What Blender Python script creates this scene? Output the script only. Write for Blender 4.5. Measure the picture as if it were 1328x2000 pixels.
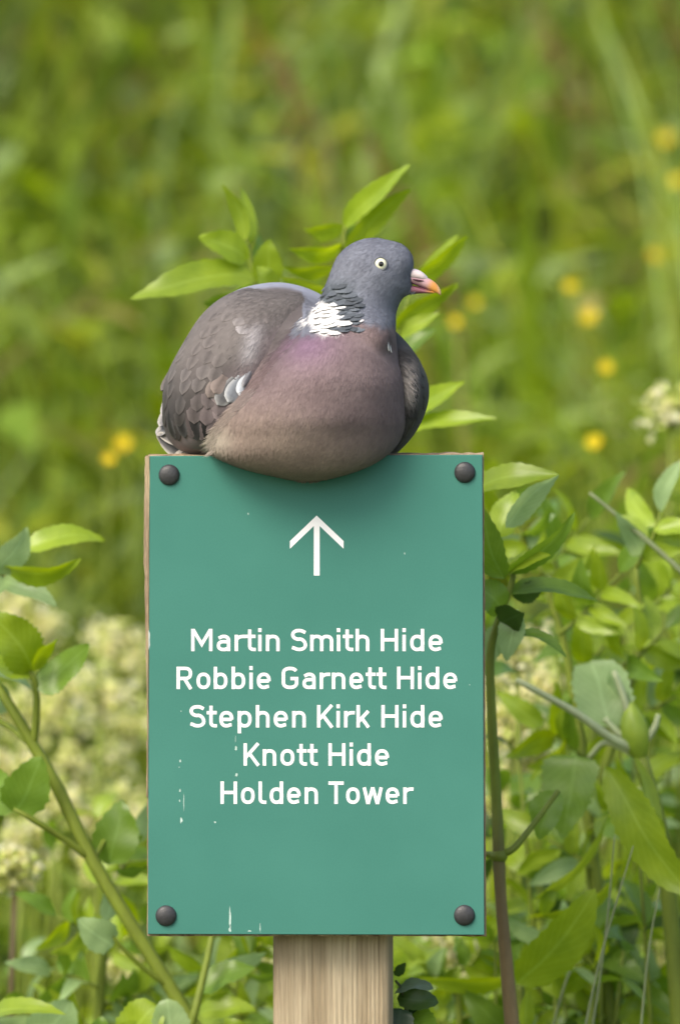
import bpy, math, random
import numpy as np
from mathutils import Vector, Matrix
from mathutils.bvhtree import BVHTree

for o in list(bpy.data.objects):
    bpy.data.objects.remove(o)
scene = bpy.context.scene
COL = scene.collection
rnd = random.Random(7)
rng = np.random.default_rng(7)
R = math.radians

# ------------------------------------------------------------------ camera
S = 0.00032                 # metres per photo pixel at the sign
DIST = 5.0
PITCH = R(3.0)
FWD = Vector((0, math.cos(PITCH), -math.sin(PITCH)))
UP = Vector((0, math.sin(PITCH), math.cos(PITCH)))
AIM = Vector((0, 0, 1.0))
cam = bpy.data.cameras.new('camera')
cam.sensor_fit = 'VERTICAL'
cam.sensor_height = 36
cam.lens = 36 * DIST / (2000 * S)
cam.clip_end = 2000
cam.dof.use_dof = True
cam.dof.focus_distance = DIST - 0.02
cam.dof.aperture_fstop = (cam.lens / 1000) / 0.044
camo = bpy.data.objects.new('camera', cam)
COL.objects.link(camo)
camo.location = AIM - FWD * DIST
camo.rotation_euler = (math.pi / 2 - PITCH, 0, 0)
scene.camera = camo

# ------------------------------------------------------------------ light
w = bpy.data.worlds.new('World')
scene.world = w
w.use_nodes = True
nt = w.node_tree
bg = nt.nodes['Background']
sky = nt.nodes.new('ShaderNodeTexSky')
sky.sky_type = 'NISHITA'
sky.sun_disc = False
SUN = Vector((-0.42, -0.55, 0.73)).normalized()
sky.sun_elevation = math.asin(SUN.z)
sky.sun_rotation = math.atan2(SUN.x, SUN.y)
sky.dust_density = 4.0
sky.air_density = 1.0
sky.ozone_density = 0.6
nt.links.new(sky.outputs[0], bg.inputs[0])
bg.inputs[1].default_value = 0.15
sl = bpy.data.lights.new('sun', 'SUN')
sl.energy = 1.5
sl.angle = R(28)
sl.color = (1.0, 0.95, 0.88)
so = bpy.data.objects.new('sun', sl)
COL.objects.link(so)
so.rotation_euler = SUN.to_track_quat('Z', 'Y').to_euler()
so.location = (-2, -2, 5)
scene.view_settings.view_transform = 'Standard'
scene.view_settings.look = 'None'
scene.view_settings.exposure = 0.95
scene.view_settings.gamma = 1
scene.view_settings.use_white_balance = True      # camera balanced for the overcast sky
scene.view_settings.white_balance_temperature = 6700
scene.view_settings.white_balance_tint = 8


# ------------------------------------------------------------------ helpers
def P(px, py, d=0.0):
    """world point at photo pixel (px, py), d metres behind the sign's face"""
    k = S * (DIST + d) / DIST
    return AIM + Vector((1, 0, 0)) * ((px - 664) * k) + FWD * d + UP * ((1000 - py) * k)


def B(x, d, row):
    """bird space (pixels, depth in pixels) to world"""
    return AIM + Vector((1, 0, 0)) * ((x - 664) * S) + FWD * (d * S) + UP * ((1000 - row) * S)


def Bn(a):
    a = np.asarray(a, float)
    x = (a[:, 0] - 664) * S
    d = a[:, 1] * S
    v = (1000 - a[:, 2]) * S
    return np.stack([x, FWD.y * d + UP.y * v, 1.0 + FWD.z * d + UP.z * v], 1)


def ground_h(x, y):
    t = np.clip((np.asarray(y, float) - 0.9) / 7.5, 0, 1)
    h = 2.75 * (t * t * (3 - 2 * t) * 0.35 + t * 0.65)
    far = np.clip(np.asarray(y, float) - 8.4, 0, None)
    return h + far * 0.03 + 0.03 * np.sin(np.asarray(x) * 2.1 + np.asarray(y) * 1.3) * np.clip(t * 6, 0, 1)


def link(name, me, parent=None, material=None):
    o = bpy.data.objects.new(name, me)
    COL.objects.link(o)
    if parent is not None:
        o.parent = parent
    if material is not None and me is not None and len(me.materials) == 0:
        me.materials.append(material)
    return o


def thing(name, label, cat, loc=(0, 0, 0), group=None):
    o = bpy.data.objects.new(name, None)
    o.empty_display_size = 0.02
    COL.objects.link(o)
    o.location = loc
    o['label'] = label
    o['category'] = cat
    if group:
        o['group'] = group
    return o


def mesh(name, verts, faces, smooth=True, col=None, uv=None, origin=None):
    v = np.asarray([tuple(p) for p in verts] if not isinstance(verts, np.ndarray) else verts, float)
    if origin is not None:
        v = v - np.asarray(tuple(origin))
    me = bpy.data.meshes.new(name)
    me.from_pydata(v.tolist(), [], [list(f) for f in faces])
    if smooth:
        me.polygons.foreach_set('use_smooth', [True] * len(me.polygons))
    if col is not None:
        ca = me.color_attributes.new('col', 'FLOAT_COLOR', 'POINT')
        c = np.ones((len(v), 4))
        c[:, :3] = np.asarray(col)
        ca.data.foreach_set('color', c.ravel())
    if uv is not None:
        ul = me.uv_layers.new(name='UVMap')
        li = np.zeros(len(me.loops), int)
        me.loops.foreach_get('vertex_index', li)
        ul.data.foreach_set('uv', np.asarray(uv)[li].ravel())
    me.update()
    return me


def catmull(pts, n=6):
    pts = np.asarray(pts, float)
    if len(pts) < 3:
        return np.stack([pts[0] + (pts[-1] - pts[0]) * t for t in np.linspace(0, 1, n + 1)])
    q = np.vstack([2 * pts[0] - pts[1], pts, 2 * pts[-1] - pts[-2]])
    out = []
    for i in range(1, len(q) - 2):
        for k in range(n):
            t = k / n
            a, b, c, d = q[i - 1], q[i], q[i + 1], q[i + 2]
            out.append(0.5 * (2 * b + (c - a) * t + (2 * a - 5 * b + 4 * c - d) * t * t + (3 * b - a - 3 * c + d) * t ** 3))
    out.append(pts[-1])
    return np.asarray(out)


def tube(pts, radii, n=4, sides=8, cap=True):
    """pts world, radii per point -> verts, faces, param"""
    pr = catmull(np.hstack([np.asarray([tuple(p) for p in pts]), np.asarray(radii)[:, None]]), n)
    p, r = pr[:, :3], np.abs(pr[:, 3])
    verts, faces = [], []
    ref = np.array([0.0, 1.0, 0.05])
    for i in range(len(p)):
        t = p[min(i + 1, len(p) - 1)] - p[max(i - 1, 0)]
        t = t / (np.linalg.norm(t) + 1e-12)
        a = np.cross(t, ref)
        if np.linalg.norm(a) < 1e-4:
            a = np.cross(t, [1, 0, 0])
        a /= np.linalg.norm(a)
        b = np.cross(t, a)
        for k in range(sides):
            an = 2 * math.pi * k / sides
            verts.append(p[i] + r[i] * (a * math.cos(an) + b * math.sin(an)))
    for i in range(len(p) - 1):
        for k in range(sides):
            k2 = (k + 1) % sides
            faces.append((i * sides + k, i * sides + k2, (i + 1) * sides + k2, (i + 1) * sides + k))
    if cap:
        faces.append(tuple(range(sides - 1, -1, -1)))
        faces.append(tuple((len(p) - 1) * sides + k for k in range(sides)))
    return np.asarray(verts), faces


# ------------------------------------------------------------------ materials
def new_mat(name):
    m = bpy.data.materials.new(name)
    m.use_nodes = True
    t = m.node_tree
    return m, t, t.nodes['Principled BSDF'], t.nodes['Material Output']


def node(t, kind, **kw):
    n = t.nodes.new(kind)
    for k, v in kw.items():
        if k.startswith('i_'):
            n.inputs[k[2:]].default_value = v
        else:
            setattr(n, k, v)
    return n


def noise(t, scale, detail=4, rough=0.55, vec=None, stretch=None):
    n = node(t, 'ShaderNodeTexNoise')
    n.inputs['Scale'].default_value = scale
    n.inputs['Detail'].default_value = detail
    n.inputs['Roughness'].default_value = rough
    tc = node(t, 'ShaderNodeTexCoord')
    if stretch:
        mp = node(t, 'ShaderNodeMapping')
        mp.inputs['Scale'].default_value = stretch
        t.links.new(tc.outputs['Object'], mp.inputs[0])
        t.links.new(mp.outputs[0], n.inputs['Vector'])
    else:
        t.links.new(tc.outputs['Object'], n.inputs['Vector'])
    return n


def ramp(t, src, stops):
    r = node(t, 'ShaderNodeValToRGB')
    e = r.color_ramp.elements
    while len(e) < len(stops):
        e.new(0.5)
    for i, (p, c) in enumerate(stops):
        e[i].position = p
        e[i].color = (*c, 1) if len(c) == 3 else c
    t.links.new(src, r.inputs[0])
    return r


def mul(t, a, b, fac=1.0, kind='MULTIPLY'):
    m = node(t, 'ShaderNodeMix', data_type='RGBA', blend_type=kind)
    m.inputs[0].default_value = fac
    t.links.new(a, m.inputs[6])
    if isinstance(b, tuple):
        m.inputs[7].default_value = (*b, 1)
    else:
        t.links.new(b, m.inputs[7])
    return m.outputs[2]


def bump(t, bsdf, src, strength, dist):
    b = node(t, 'ShaderNodeBump')
    b.inputs['Strength'].default_value = strength
    b.inputs['Distance'].default_value = dist
    t.links.new(src, b.inputs['Height'])
    t.links.new(b.outputs[0], bsdf.inputs['Normal'])
    return b


def m_panel():
    m, t, b, o = new_mat('green_sign_laminate')
    n = noise(t, 14, 5)
    r = ramp(t, n.outputs[0], [(0.3, (0.044, 0.178, 0.143)), (0.7, (0.052, 0.198, 0.160))])
    f = noise(t, 900, 3)
    r2 = ramp(t, f.outputs[0], [(0.3, (0.94,) * 3), (0.65, (1.0,) * 3)])
    t.links.new(mul(t, r.outputs[0], r2.outputs[0]), b.inputs['Base Color'])
    b.inputs['Roughness'].default_value = 0.5
    b.inputs['Specular IOR Level'].default_value = 0.25
    bump(t, b, f.outputs[0], 0.05, 0.0003)
    return m


def m_plain(name, colour, rough=0.5, spec=0.4, var=0.08, scale=60, bmp=0.0, bscale=400):
    m, t, b, o = new_mat(name)
    n = noise(t, scale, 5)
    c = colour
    r = ramp(t, n.outputs[0], [(0.3, tuple(x * (1 - var) for x in c)), (0.7, tuple(min(1, x * (1 + var)) for x in c))])
    t.links.new(r.outputs[0], b.inputs['Base Color'])
    b.inputs['Roughness'].default_value = rough
    b.inputs['Specular IOR Level'].default_value = spec
    if bmp:
        f = noise(t, bscale, 4)
        bump(t, b, f.outputs[0], bmp, 0.001)
    return m


def m_wood(name, light, dark, st=(55, 55, 1.6), seed=0.0, rings=False):
    m, t, b, o = new_mat(name)
    n = noise(t, 1.0, 6, 0.6, stretch=st)
    n.noise_dimensions = '4D'
    n.inputs['W'].default_value = seed
    n.inputs['Distortion'].default_value = 0.6
    r = ramp(t, n.outputs[0], [(0.36, dark), (0.47, tuple((a + c) / 2 for a, c in zip(light, dark))), (0.58, light)])
    f = noise(t, 1.0, 5, 0.65, stretch=(st[0] * 9, st[1] * 9, st[2] * 14))
    r2 = ramp(t, f.outputs[0], [(0.3, (0.72, 0.70, 0.68)), (0.6, (1.0, 1.0, 1.0))])
    g = noise(t, 12, 4)
    r3 = ramp(t, g.outputs[0], [(0.35, (0.82, 0.80, 0.78)), (0.6, (1.0, 1.0, 1.0))])
    c = mul(t, r.outputs[0], r2.outputs[0])
    c = mul(t, c, r3.outputs[0])
    if rings:
        va = node(t, 'ShaderNodeVertexColor', layer_name='col')
        c = mul(t, c, va.outputs[0], 0.6)
    t.links.new(c, b.inputs['Base Color'])
    b.inputs['Roughness'].default_value = 0.85
    b.inputs['Specular IOR Level'].default_value = 0.2
    mx = node(t, 'ShaderNodeMath', operation='ADD')
    t.links.new(n.outputs[0], mx.inputs[0])
    sc = node(t, 'ShaderNodeMath', operation='MULTIPLY')
    sc.inputs[1].default_value = 0.25
    t.links.new(f.outputs[0], sc.inputs[0])
    t.links.new(sc.outputs[0], mx.inputs[1])
    bump(t, b, mx.outputs[0], 0.7, 0.004)
    return m


def m_attr(name, rough=0.8, spec=0.15, var=0.15, scale=300, bmp=0.2, bdist=0.0008, stretch=None, sheen=0.0):
    m, t, b, o = new_mat(name)
    a = node(t, 'ShaderNodeVertexColor', layer_name='col')
    n = noise(t, scale, 5, stretch=stretch)
    r = ramp(t, n.outputs[0], [(0.3, (1 - var,) * 3), (0.7, (1.0,) * 3)])
    n2 = noise(t, 48, 4)
    r2_ = ramp(t, n2.outputs[0], [(0.35, (0.86, 0.85, 0.86)), (0.62, (1.0, 1.0, 1.0))])
    t.links.new(mul(t, mul(t, a.outputs[0], r.outputs[0]), r2_.outputs[0]), b.inputs['Base Color'])
    b.inputs['Roughness'].default_value = rough
    b.inputs['Specular IOR Level'].default_value = spec
    if sheen:
        b.inputs['Sheen Weight'].default_value = sheen
        b.inputs['Sheen Roughness'].default_value = 0.5
    if bmp:
        bump(t, b, n.outputs[0], bmp, bdist)
    return m


def m_leaf(name, veins=True, trans=0.45, rough=0.36, spec=0.5):
    m, t, b, o = new_mat(name)
    a = node(t, 'ShaderNodeVertexColor', layer_name='col')
    n = noise(t, 55, 5)
    r = ramp(t, n.outputs[0], [(0.3, (0.72, 0.78, 0.7)), (0.65, (1.0, 1.0, 1.0))])
    c = mul(t, a.outputs[0], r.outputs[0])
    if veins:
        uv = node(t, 'ShaderNodeUVMap')
        sp = node(t, 'ShaderNodeSeparateXYZ')
        wn = noise(t, 90, 3)
        wm = node(t, 'ShaderNodeMix', data_type='RGBA', blend_type='LINEAR_LIGHT')
        wm.inputs[0].default_value = 0.035
        t.links.new(uv.outputs[0], wm.inputs[6])
        t.links.new(wn.outputs['Color'], wm.inputs[7])
        t.links.new(wm.outputs[2], sp.inputs[0])
        ab = node(t, 'ShaderNodeMath', operation='ABSOLUTE')
        t.links.new(sp.outputs[1], ab.inputs[0])
        mid = ramp(t, ab.outputs[0], [(0.03, (1, 1, 1)), (0.11, (0, 0, 0))])
        m1 = node(t, 'ShaderNodeMath', operation='MULTIPLY_ADD')     # t*9 - |v|*3
        m1.inputs[1].default_value = -3.2
        t.links.new(ab.outputs[0], m1.inputs[0])
        m2 = node(t, 'ShaderNodeMath', operation='MULTIPLY')
        m2.inputs[1].default_value = 9.0
        t.links.new(sp.outputs[0], m2.inputs[0])
        t.links.new(m2.outputs[0], m1.inputs[2])
        fr = node(t, 'ShaderNodeMath', operation='FRACT')
        t.links.new(m1.outputs[0], fr.inputs[0])
        sv = ramp(t, fr.outputs[0], [(0.0, (0.7, 0.7, 0.7)), (0.12, (0, 0, 0)), (0.9, (0, 0, 0)), (1.0, (0.7, 0.7, 0.7))])
        vm = node(t, 'ShaderNodeMath', operation='MAXIMUM')
        t.links.new(mid.outputs[0], vm.inputs[0])
        t.links.new(sv.outputs[0], vm.inputs[1])
        mx = node(t, 'ShaderNodeMix', data_type='RGBA', blend_type='MIX')
        sc = node(t, 'ShaderNodeMath', operation='MULTIPLY')
        sc.inputs[1].default_value = 0.27
        t.links.new(vm.outputs[0], sc.inputs[0])
        t.links.new(sc.outputs[0], mx.inputs[0])
        t.links.new(c, mx.inputs[6])
        lt = node(t, 'ShaderNodeHueSaturation')
        lt.inputs['Value'].default_value = 1.7
        lt.inputs['Saturation'].default_value = 0.85
        t.links.new(c, lt.inputs['Color'])
        t.links.new(lt.outputs[0], mx.inputs[7])
        c = mx.outputs[2]
        bump(t, b, vm.outputs[0], -0.35, 0.002)
    t.links.new(c, b.inputs['Base Color'])
    b.inputs['Roughness'].default_value = rough
    b.inputs['Specular IOR Level'].default_value = spec
    tr = node(t, 'ShaderNodeBsdfTranslucent')
    hs = node(t, 'ShaderNodeHueSaturation')
    hs.inputs['Hue'].default_value = 0.485
    hs.inputs['Saturation'].default_value = 1.1
    hs.inputs['Value'].default_value = 1.5
    t.links.new(c, hs.inputs['Color'])
    t.links.new(hs.outputs[0], tr.inputs[0])
    ms = node(t, 'ShaderNodeMixShader')
    ms.inputs[0].default_value = trans
    t.links.new(b.outputs[0], ms.inputs[1])
    t.links.new(tr.outputs[0], ms.inputs[2])
    t.links.new(ms.outputs[0], o.inputs[0])
    return m


M_PANEL = m_panel()
M_EDGE = m_plain('pale_laminate_edge', (0.42, 0.47, 0.45), 0.6, 0.3, 0.2, 120)
M_WHITE = m_plain('white_vinyl', (0.80, 0.80, 0.82), 0.4, 0.4, 0.01)
M_CAP = m_plain('black_plastic_cap', (0.028, 0.029, 0.032), 0.46, 0.5, 0.2, 300, 0.25, 900)
M_BOARD = m_wood('board_wood', (0.46, 0.36, 0.24), (0.20, 0.13, 0.09), (90, 90, 9), 3.0)
M_POST = m_wood('post_wood', (0.49, 0.41, 0.285), (0.30, 0.235, 0.15), (62, 62, 1.9), 1.3, True)
M_STAIN = m_plain('bird_dropping', (0.40, 0.52, 0.48), 0.8, 0.2, 0.2, 700)
M_PLUME = m_attr('plumage', 0.85, 0.12, 0.16, 260, 0.25, 0.0007, None, 0.05)
M_FEATHER = m_attr('feather', 0.62, 0.2, 0.14, 500, 0.15, 0.0004)
M_BEAK = m_attr('beak_horn', 0.42, 0.4, 0.12, 500, 0.12, 0.0004)
M_EYE_D = m_plain('pupil_black', (0.006, 0.006, 0.007), 0.06, 0.6, 0.0)
M_EYE_L = m_plain('iris_pale', (0.66, 0.66, 0.50), 0.12, 0.5, 0.05, 900)
M_LEAF = m_leaf('leaf')
M_STEM = m_attr('stem', 0.6, 0.3, 0.25, 160, 0.25, 0.001, (1, 1, 0.25))
M_GRASS = m_leaf('meadow_blades', False, 0.48, 0.5, 0.25)
M_PETAL = m_leaf('petal', False, 0.45, 0.5, 0.2)

mg, t_, b_, o_ = new_mat('meadow_soil')
n_ = noise(t_, 3, 8)
r_ = ramp(t_, n_.outputs[0], [(0.3, (0.035, 0.045, 0.012)), (0.55, (0.06, 0.09, 0.02)), (0.75, (0.10, 0.13, 0.035))])
t_.links.new(r_.outputs[0], b_.inputs['Base Color'])
b_.inputs['Roughness'].default_value = 0.95
bump(t_, b_, n_.outputs[0], 0.6, 0.05)

# ------------------------------------------------------------------ ground
xs = np.concatenate([[-600, -200, -60, -20, -8], np.linspace(-4, 4, 41), [8, 20, 60, 200, 600]])
ys = np.concatenate([[-300, -80, -20], np.linspace(-6, 12, 73), [16, 24, 40, 80, 160, 320, 600]])
gx, gy = np.meshgrid(xs, ys)
gz = ground_h(gx, gy)
nx = len(xs)
gf = [(j * nx + i, j * nx + i + 1, (j + 1) * nx + i + 1, (j + 1) * nx + i) for j in range(len(ys) - 1) for i in range(nx - 1)]
g = link('ground', mesh('ground', np.stack([gx.ravel(), gy.ravel(), gz.ravel()], 1), gf), None, mg)
g['kind'] = 'structure'


# ------------------------------------------------------------------ meadow on the bank (uncountable)
def lowfreq(x, y):
    return (np.sin(x * 3.1 + 1.7 * np.sin(y * 1.3)) + np.sin(y * 2.7 + x * 1.1 + 2) + np.sin(x * 7.3 - y * 5.1)) / 3


GREENS = np.array([[0.185, 0.270, 0.030], [0.130, 0.215, 0.024], [0.225, 0.310, 0.055], [0.070, 0.130, 0.018],
                   [0.230, 0.320, 0.125], [0.250, 0.290, 0.040], [0.270, 0.240, 0.100]])


def pick_cols(n, x, y, p):
    c = GREENS[rng.choice(len(GREENS), n, p=p)] * np.array([1.28, 1.20, 1.15])
    f = 1 + 0.55 * lowfreq(x * 2.0, y * 1.5)
    return c * f[:, None] * rng.uniform(0.75, 1.25, n)[:, None]


def blades(n, xr, yr, hr, wr):
    x = rng.uniform(*xr, n)
    y = rng.uniform(*yr, n)
    z = ground_h(x, y) - 0.01
    h = rng.uniform(*hr, n) * (1 + 0.25 * lowfreq(x * 1.7, y * 1.4))
    wd = rng.uniform(*wr, n)
    az = rng.uniform(0, 2 * math.pi, n)
    lean = rng.uniform(0.05, 0.6, n) * h
    fa = rng.uniform(0, math.pi, n)
    cols = pick_cols(n, x, y, [0.24, 0.2, 0.2, 0.1, 0.14, 0.08, 0.04])
    V = []
    C = []
    for k, (t, ww) in enumerate([(0, 0.8), (0.35, 1.0), (0.7, 0.75), (1.0, 0.05)]):
        lx = lean * t ** 2.2
        px_ = x + np.cos(az) * lx
        py_ = y + np.sin(az) * lx
        pz = z + h * (t - 0.12 * t ** 3)
        ex, ey = np.cos(fa) * wd * ww / 2, np.sin(fa) * wd * ww / 2
        V.append(np.stack([px_ - ex, py_ - ey, pz], 1))
        V.append(np.stack([px_ + ex, py_ + ey, pz], 1))
        C.append(cols)
        C.append(cols)
    V = np.stack(V, 1).reshape(-1, 3)
    C = np.stack(C, 1).reshape(-1, 3)
    F = []
    for i in range(n):
        b0 = i * 8
        for k in range(3):
            F.append((b0 + 2 * k, b0 + 2 * k + 1, b0 + 2 * k + 3, b0 + 2 * k + 2))
    return V, F, C


def leafmass(n, xr, yr, hr, lr, p):
    x = rng.uniform(*xr, n)
    y = rng.uniform(*yr, n)
    hh = rng.uniform(0, 1, n) ** 0.7
    z = ground_h(x, y) + hr[0] + (hr[1] - hr[0]) * hh * (1 + 0.3 * lowfreq(x * 2.3, y * 1.9))
    L = rng.uniform(*lr, n)
    W = L * rng.uniform(0.22, 0.5, n)
    az = rng.uniform(0, 2 * math.pi, n)
    el = rng.uniform(-0.5, 0.9, n)
    d = np.stack([np.cos(az) * np.cos(el), np.sin(az) * np.cos(el), np.sin(el)], 1)
    s = np.stack([-np.sin(az), np.cos(az), rng.uniform(-0.5, 0.5, n)], 1)
    s /= np.linalg.norm(s, axis=1)[:, None]
    up = np.cross(d, s)
    c0 = np.stack([x, y, z], 1)
    L1, W1 = L[:, None], W[:, None]
    pts = [c0, c0 + d * L1 * 0.4 + s * W1 * 0.5 + up * L1 * 0.06, c0 + d * L1 * 0.45 - up * L1 * 0.02,
           c0 + d * L1 * 0.4 - s * W1 * 0.5 + up * L1 * 0.06, c0 + d * L1 - up * L1 * 0.18]
    V = np.stack(pts, 1).reshape(-1, 3)
    cols = pick_cols(n, x, y, p)
    C = np.repeat(cols, 5, axis=0)
    F = []
    for i in range(n):
        b0 = i * 5
        F += [(b0, b0 + 1, b0 + 2), (b0, b0 + 2, b0 + 3), (b0 + 1, b0 + 4, b0 + 2), (b0 + 2, b0 + 4, b0 + 3)]
    return V, F, C


V, F, C = blades(11000, (-1.6, 1.6), (1.25, 8.6), (0.30, 0.70), (0.006, 0.017))
o = link('meadow_grass', mesh('meadow_grass', V, F, col=C), None, M_GRASS)
o['kind'] = 'stuff'
o['label'] = 'tall blurred green meadow grass covering the bank'
o['category'] = 'grass'
V, F, C = leafmass(21000, (-1.6, 1.6), (1.1, 8.6), (0.05, 0.5), (0.035, 0.11), [0.26, 0.20, 0.23, 0.06, 0.14, 0.08, 0.03])
o = link('meadow_herbs', mesh('meadow_herbs', V, F, col=C), None, M_GRASS)
o['kind'] = 'stuff'
o['label'] = 'mass of small blurred herb leaves among the meadow grass'
o['category'] = 'ground cover'
V, F, C = leafmass(5000, (-0.9, 0.9), (0.75, 1.6), (0.05, 0.50), (0.03, 0.085), [0.3, 0.2, 0.2, 0.1, 0.14, 0.04, 0.02])
o = link('thicket_undergrowth', mesh('thicket_undergrowth', V, F, col=C), None, M_GRASS)
o['kind'] = 'stuff'
o['label'] = 'low leafy undergrowth filling the thicket at the foot of the bank'
o['category'] = 'undergrowth'
# sparse cover beyond the strip
V, F, C = blades(9000, (-7, 7), (1.5, 16), (0.35, 0.8), (0.012, 0.03))
o = link('outer_meadow_grass', mesh('outer_meadow_grass', V, F, col=C), None, M_GRASS)
o['kind'] = 'stuff'
o['label'] = 'coarser tall grass spreading over the far bank'
o['category'] = 'grass'

# ------------------------------------------------------------------ sign
sign = thing('sign', 'green direction sign with white arrow and lettering on a wooden post', 'sign', (-0.015, 0.05, 0))
O = Vector((-0.015, 0.05, 0))


def slab(name, corners, y0, y1, material, parent, bev=0.0, nseg=1, rough=0.0, seed=0):
    """upright slab: corners (px,row) clockwise from top-left, front at y0, back at y1 (m)"""
    def W(px, row, y):
        p = P(px, row, 0)
        return np.array([p.x, y, p.z])
    r2 = np.random.default_rng(seed)
    ring = []
    n = len(corners)
    for i in range(n):
        a, b = np.array(corners[i], float), np.array(corners[(i + 1) % n], float)
        dv = (b - a) / np.linalg.norm(b - a)
        nr = np.array([dv[1], -dv[0]])
        for k in range(nseg):
            t = k / nseg
            q = a + (b - a) * t
            if rough and k:
                q = q + nr * r2.normal(0, rough)
            ring.append(q)
    ring = np.array(ring)
    cen = ring.mean(0)
    N = len(ring)
    verts = []
    inn = ring + (cen - ring) / np.abs(cen - ring).max(1)[:, None] * bev
    for q in inn:
        verts.append(W(q[0], q[1], y0))
    for q in ring:
        verts.append(W(q[0], q[1], y0 + (bev * S if bev else 0.0001)))
    jit = (r2.normal(0, rough, (N, 2)) if rough else np.zeros((N, 2)))
    for q, j in zip(ring, jit):
        verts.append(W(q[0] + j[0] * 0.6, q[1] + j[1] * 0.6, (y0 + y1) / 2))
    jit = (r2.normal(0, rough, (N, 2)) if rough else np.zeros((N, 2)))
    for q, j in zip(ring, jit):
        verts.append(W(q[0] + j[0] * 0.6, q[1] + j[1] * 0.6, y1))
    faces = [tuple(range(N - 1, -1, -1))]
    for l in range(3):
        for i in range(N):
            j = (i + 1) % N
            faces.append((l * N + i, l * N + j, (l + 1) * N + j, (l + 1) * N + i))
    faces.append(tuple(range(3 * N, 4 * N)))
    return link(name, mesh(name, verts, faces, False, origin=O), parent, material)


BOARD_T = 0.020
board = slab('board', [(290, 889), (944.5, 886), (950.5, 1834), (287, 1833.5)], 0.0015, BOARD_T, M_BOARD, sign, 0.8, 46, 0.55, 5)
# extend the pale raw edge on the left: a split strip of the board's face
strip = slab('split_edge', [(283.5, 893), (292, 890), (288.5, 1560), (285.5, 1560), (287, 1400), (281, 1050)], 0.0005, BOARD_T - 0.001, M_BOARD, board, 0.5, 14, 0.5, 9)
panel = slab('panel', [(293.5, 890.5), (941.5, 888), (946, 1830), (288.5, 1828.5)], -0.0022, 0.0014, M_PANEL, sign, 1.0, 1)
# post
pv, pf = [], []
r2 = np.random.default_rng(3)
NZ = 150
pt = P(535, 1760, 0.03)
pxl, pxr = P(533.5, 1900, 0.03).x, P(768, 1900, 0.03).x
zt, zb = 0.84, -0.05
YF = BOARD_T + 0.0005
prof = [(pxl, YF + 0.07), (pxl, YF + 0.035), (pxl, YF + 0.004), (pxl + 0.0015, YF + 0.0008)]
gro = []
x = pxl + 0.003
while x < pxr - 0.0055:
    gro.append(x)
    x += 0.00055
prof += [(x, YF) for x in gro]
prof += [(pxr - 0.0045, YF + 0.0004), (pxr - 0.003, YF + 0.0015), (pxr, YF + 0.008), (pxr, YF + 0.035), (pxr, YF + 0.07)]
ph = r2.uniform(0, 6.28, 8)
pcol = []
for iz in range(NZ + 1):
    z = zt + (zb - zt) * iz / NZ
    for (x, y) in prof:
        u = (x - pxl) / (pxr - pxl)
        # growth-ring ridges run up the face and tighten to the right
        wob = 0.006 * math.sin(z * 9 + ph[0]) + 0.004 * math.sin(z * 23 + ph[1])
        q = max(0.0, u + wob) ** 1.7 * 62
        sn = abs(math.sin(q + 0.35 * math.sin(z * 31 + u * 9)))
        ridge = 0.0008 * (0.3 + 0.7 * u) * (1 - sn ** 0.5) if abs(y - YF) < 1e-6 else 0
        pcol.append((1 - (0.15 + 0.35 * u) * (1 - min(1, sn * 2.2)),) * 3)
        pv.append((x, y + ridge + 0.0005 * math.sin(z * 4 + ph[2]), z))
m_ = len(prof)
for iz in range(NZ):
    for k in range(m_ - 1):
        pf.append((iz * m_ + k, (iz + 1) * m_ + k, (iz + 1) * m_ + k + 1, iz * m_ + k + 1))
    pf.append((iz * m_ + m_ - 1, (iz + 1) * m_ + m_ - 1, (iz + 1) * m_, iz * m_))
pf.append(tuple(range(m_)))
link('post', mesh('post', pv, pf, True, pcol, origin=O), sign, M_POST)


# domed fixing caps
def dome(px, row):
    c = P(px, row, 0)
    rr, hh = 20.5 * S, 10.5 * S
    vs, fs = [], []
    prof_ = [(1.0, 0.0), (1.0, 0.14)] + [(math.cos(a), 0.14 + 0.86 * math.sin(a)) for a in np.linspace(0.12, 1.45, 8)]
    n = 28
    for (r_, h_) in prof_:
        for k in range(n):
            a = 2 * math.pi * k / n
            vs.append((c.x + rr * r_ * math.cos(a), -0.0022 - hh * h_, c.z + rr * r_ * math.sin(a)))
    for i in range(len(prof_) - 1):
        for k in range(n):
            k2 = (k + 1) % n
            fs.append((i * n + k, i * n + k2, (i + 1) * n + k2, (i + 1) * n + k))
    vs.append((c.x, -0.0022 - hh * 1.0, c.z))
    for k in range(n):
        fs.append(((len(prof_) - 1) * n + k, (len(prof_) - 1) * n + (k + 1) % n, len(vs) - 1))
    link('fixing_cap', mesh('fixing_cap', vs, fs, True, origin=O), sign, M_CAP)


for q in ((331, 927), (907, 922), (324, 1792), (907, 1791)):
    dome(*q)

# --- lettering: a stroke alphabet (cap height 1)
SW = 0.150
H_ = SW / 2
XH = 0.735


def el(cx, cy, rx, ry, a0, a1, n=12, e=2.35):
    out = []
    for k in range(n + 1):
        a = R(a0 + (a1 - a0) * k / n)
        c, s_ = math.cos(a), math.sin(a)
        out.append((cx + rx * math.copysign(abs(c) ** (2 / e), c), cy + ry * math.copysign(abs(s_) ** (2 / e), s_)))
    return out


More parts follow.
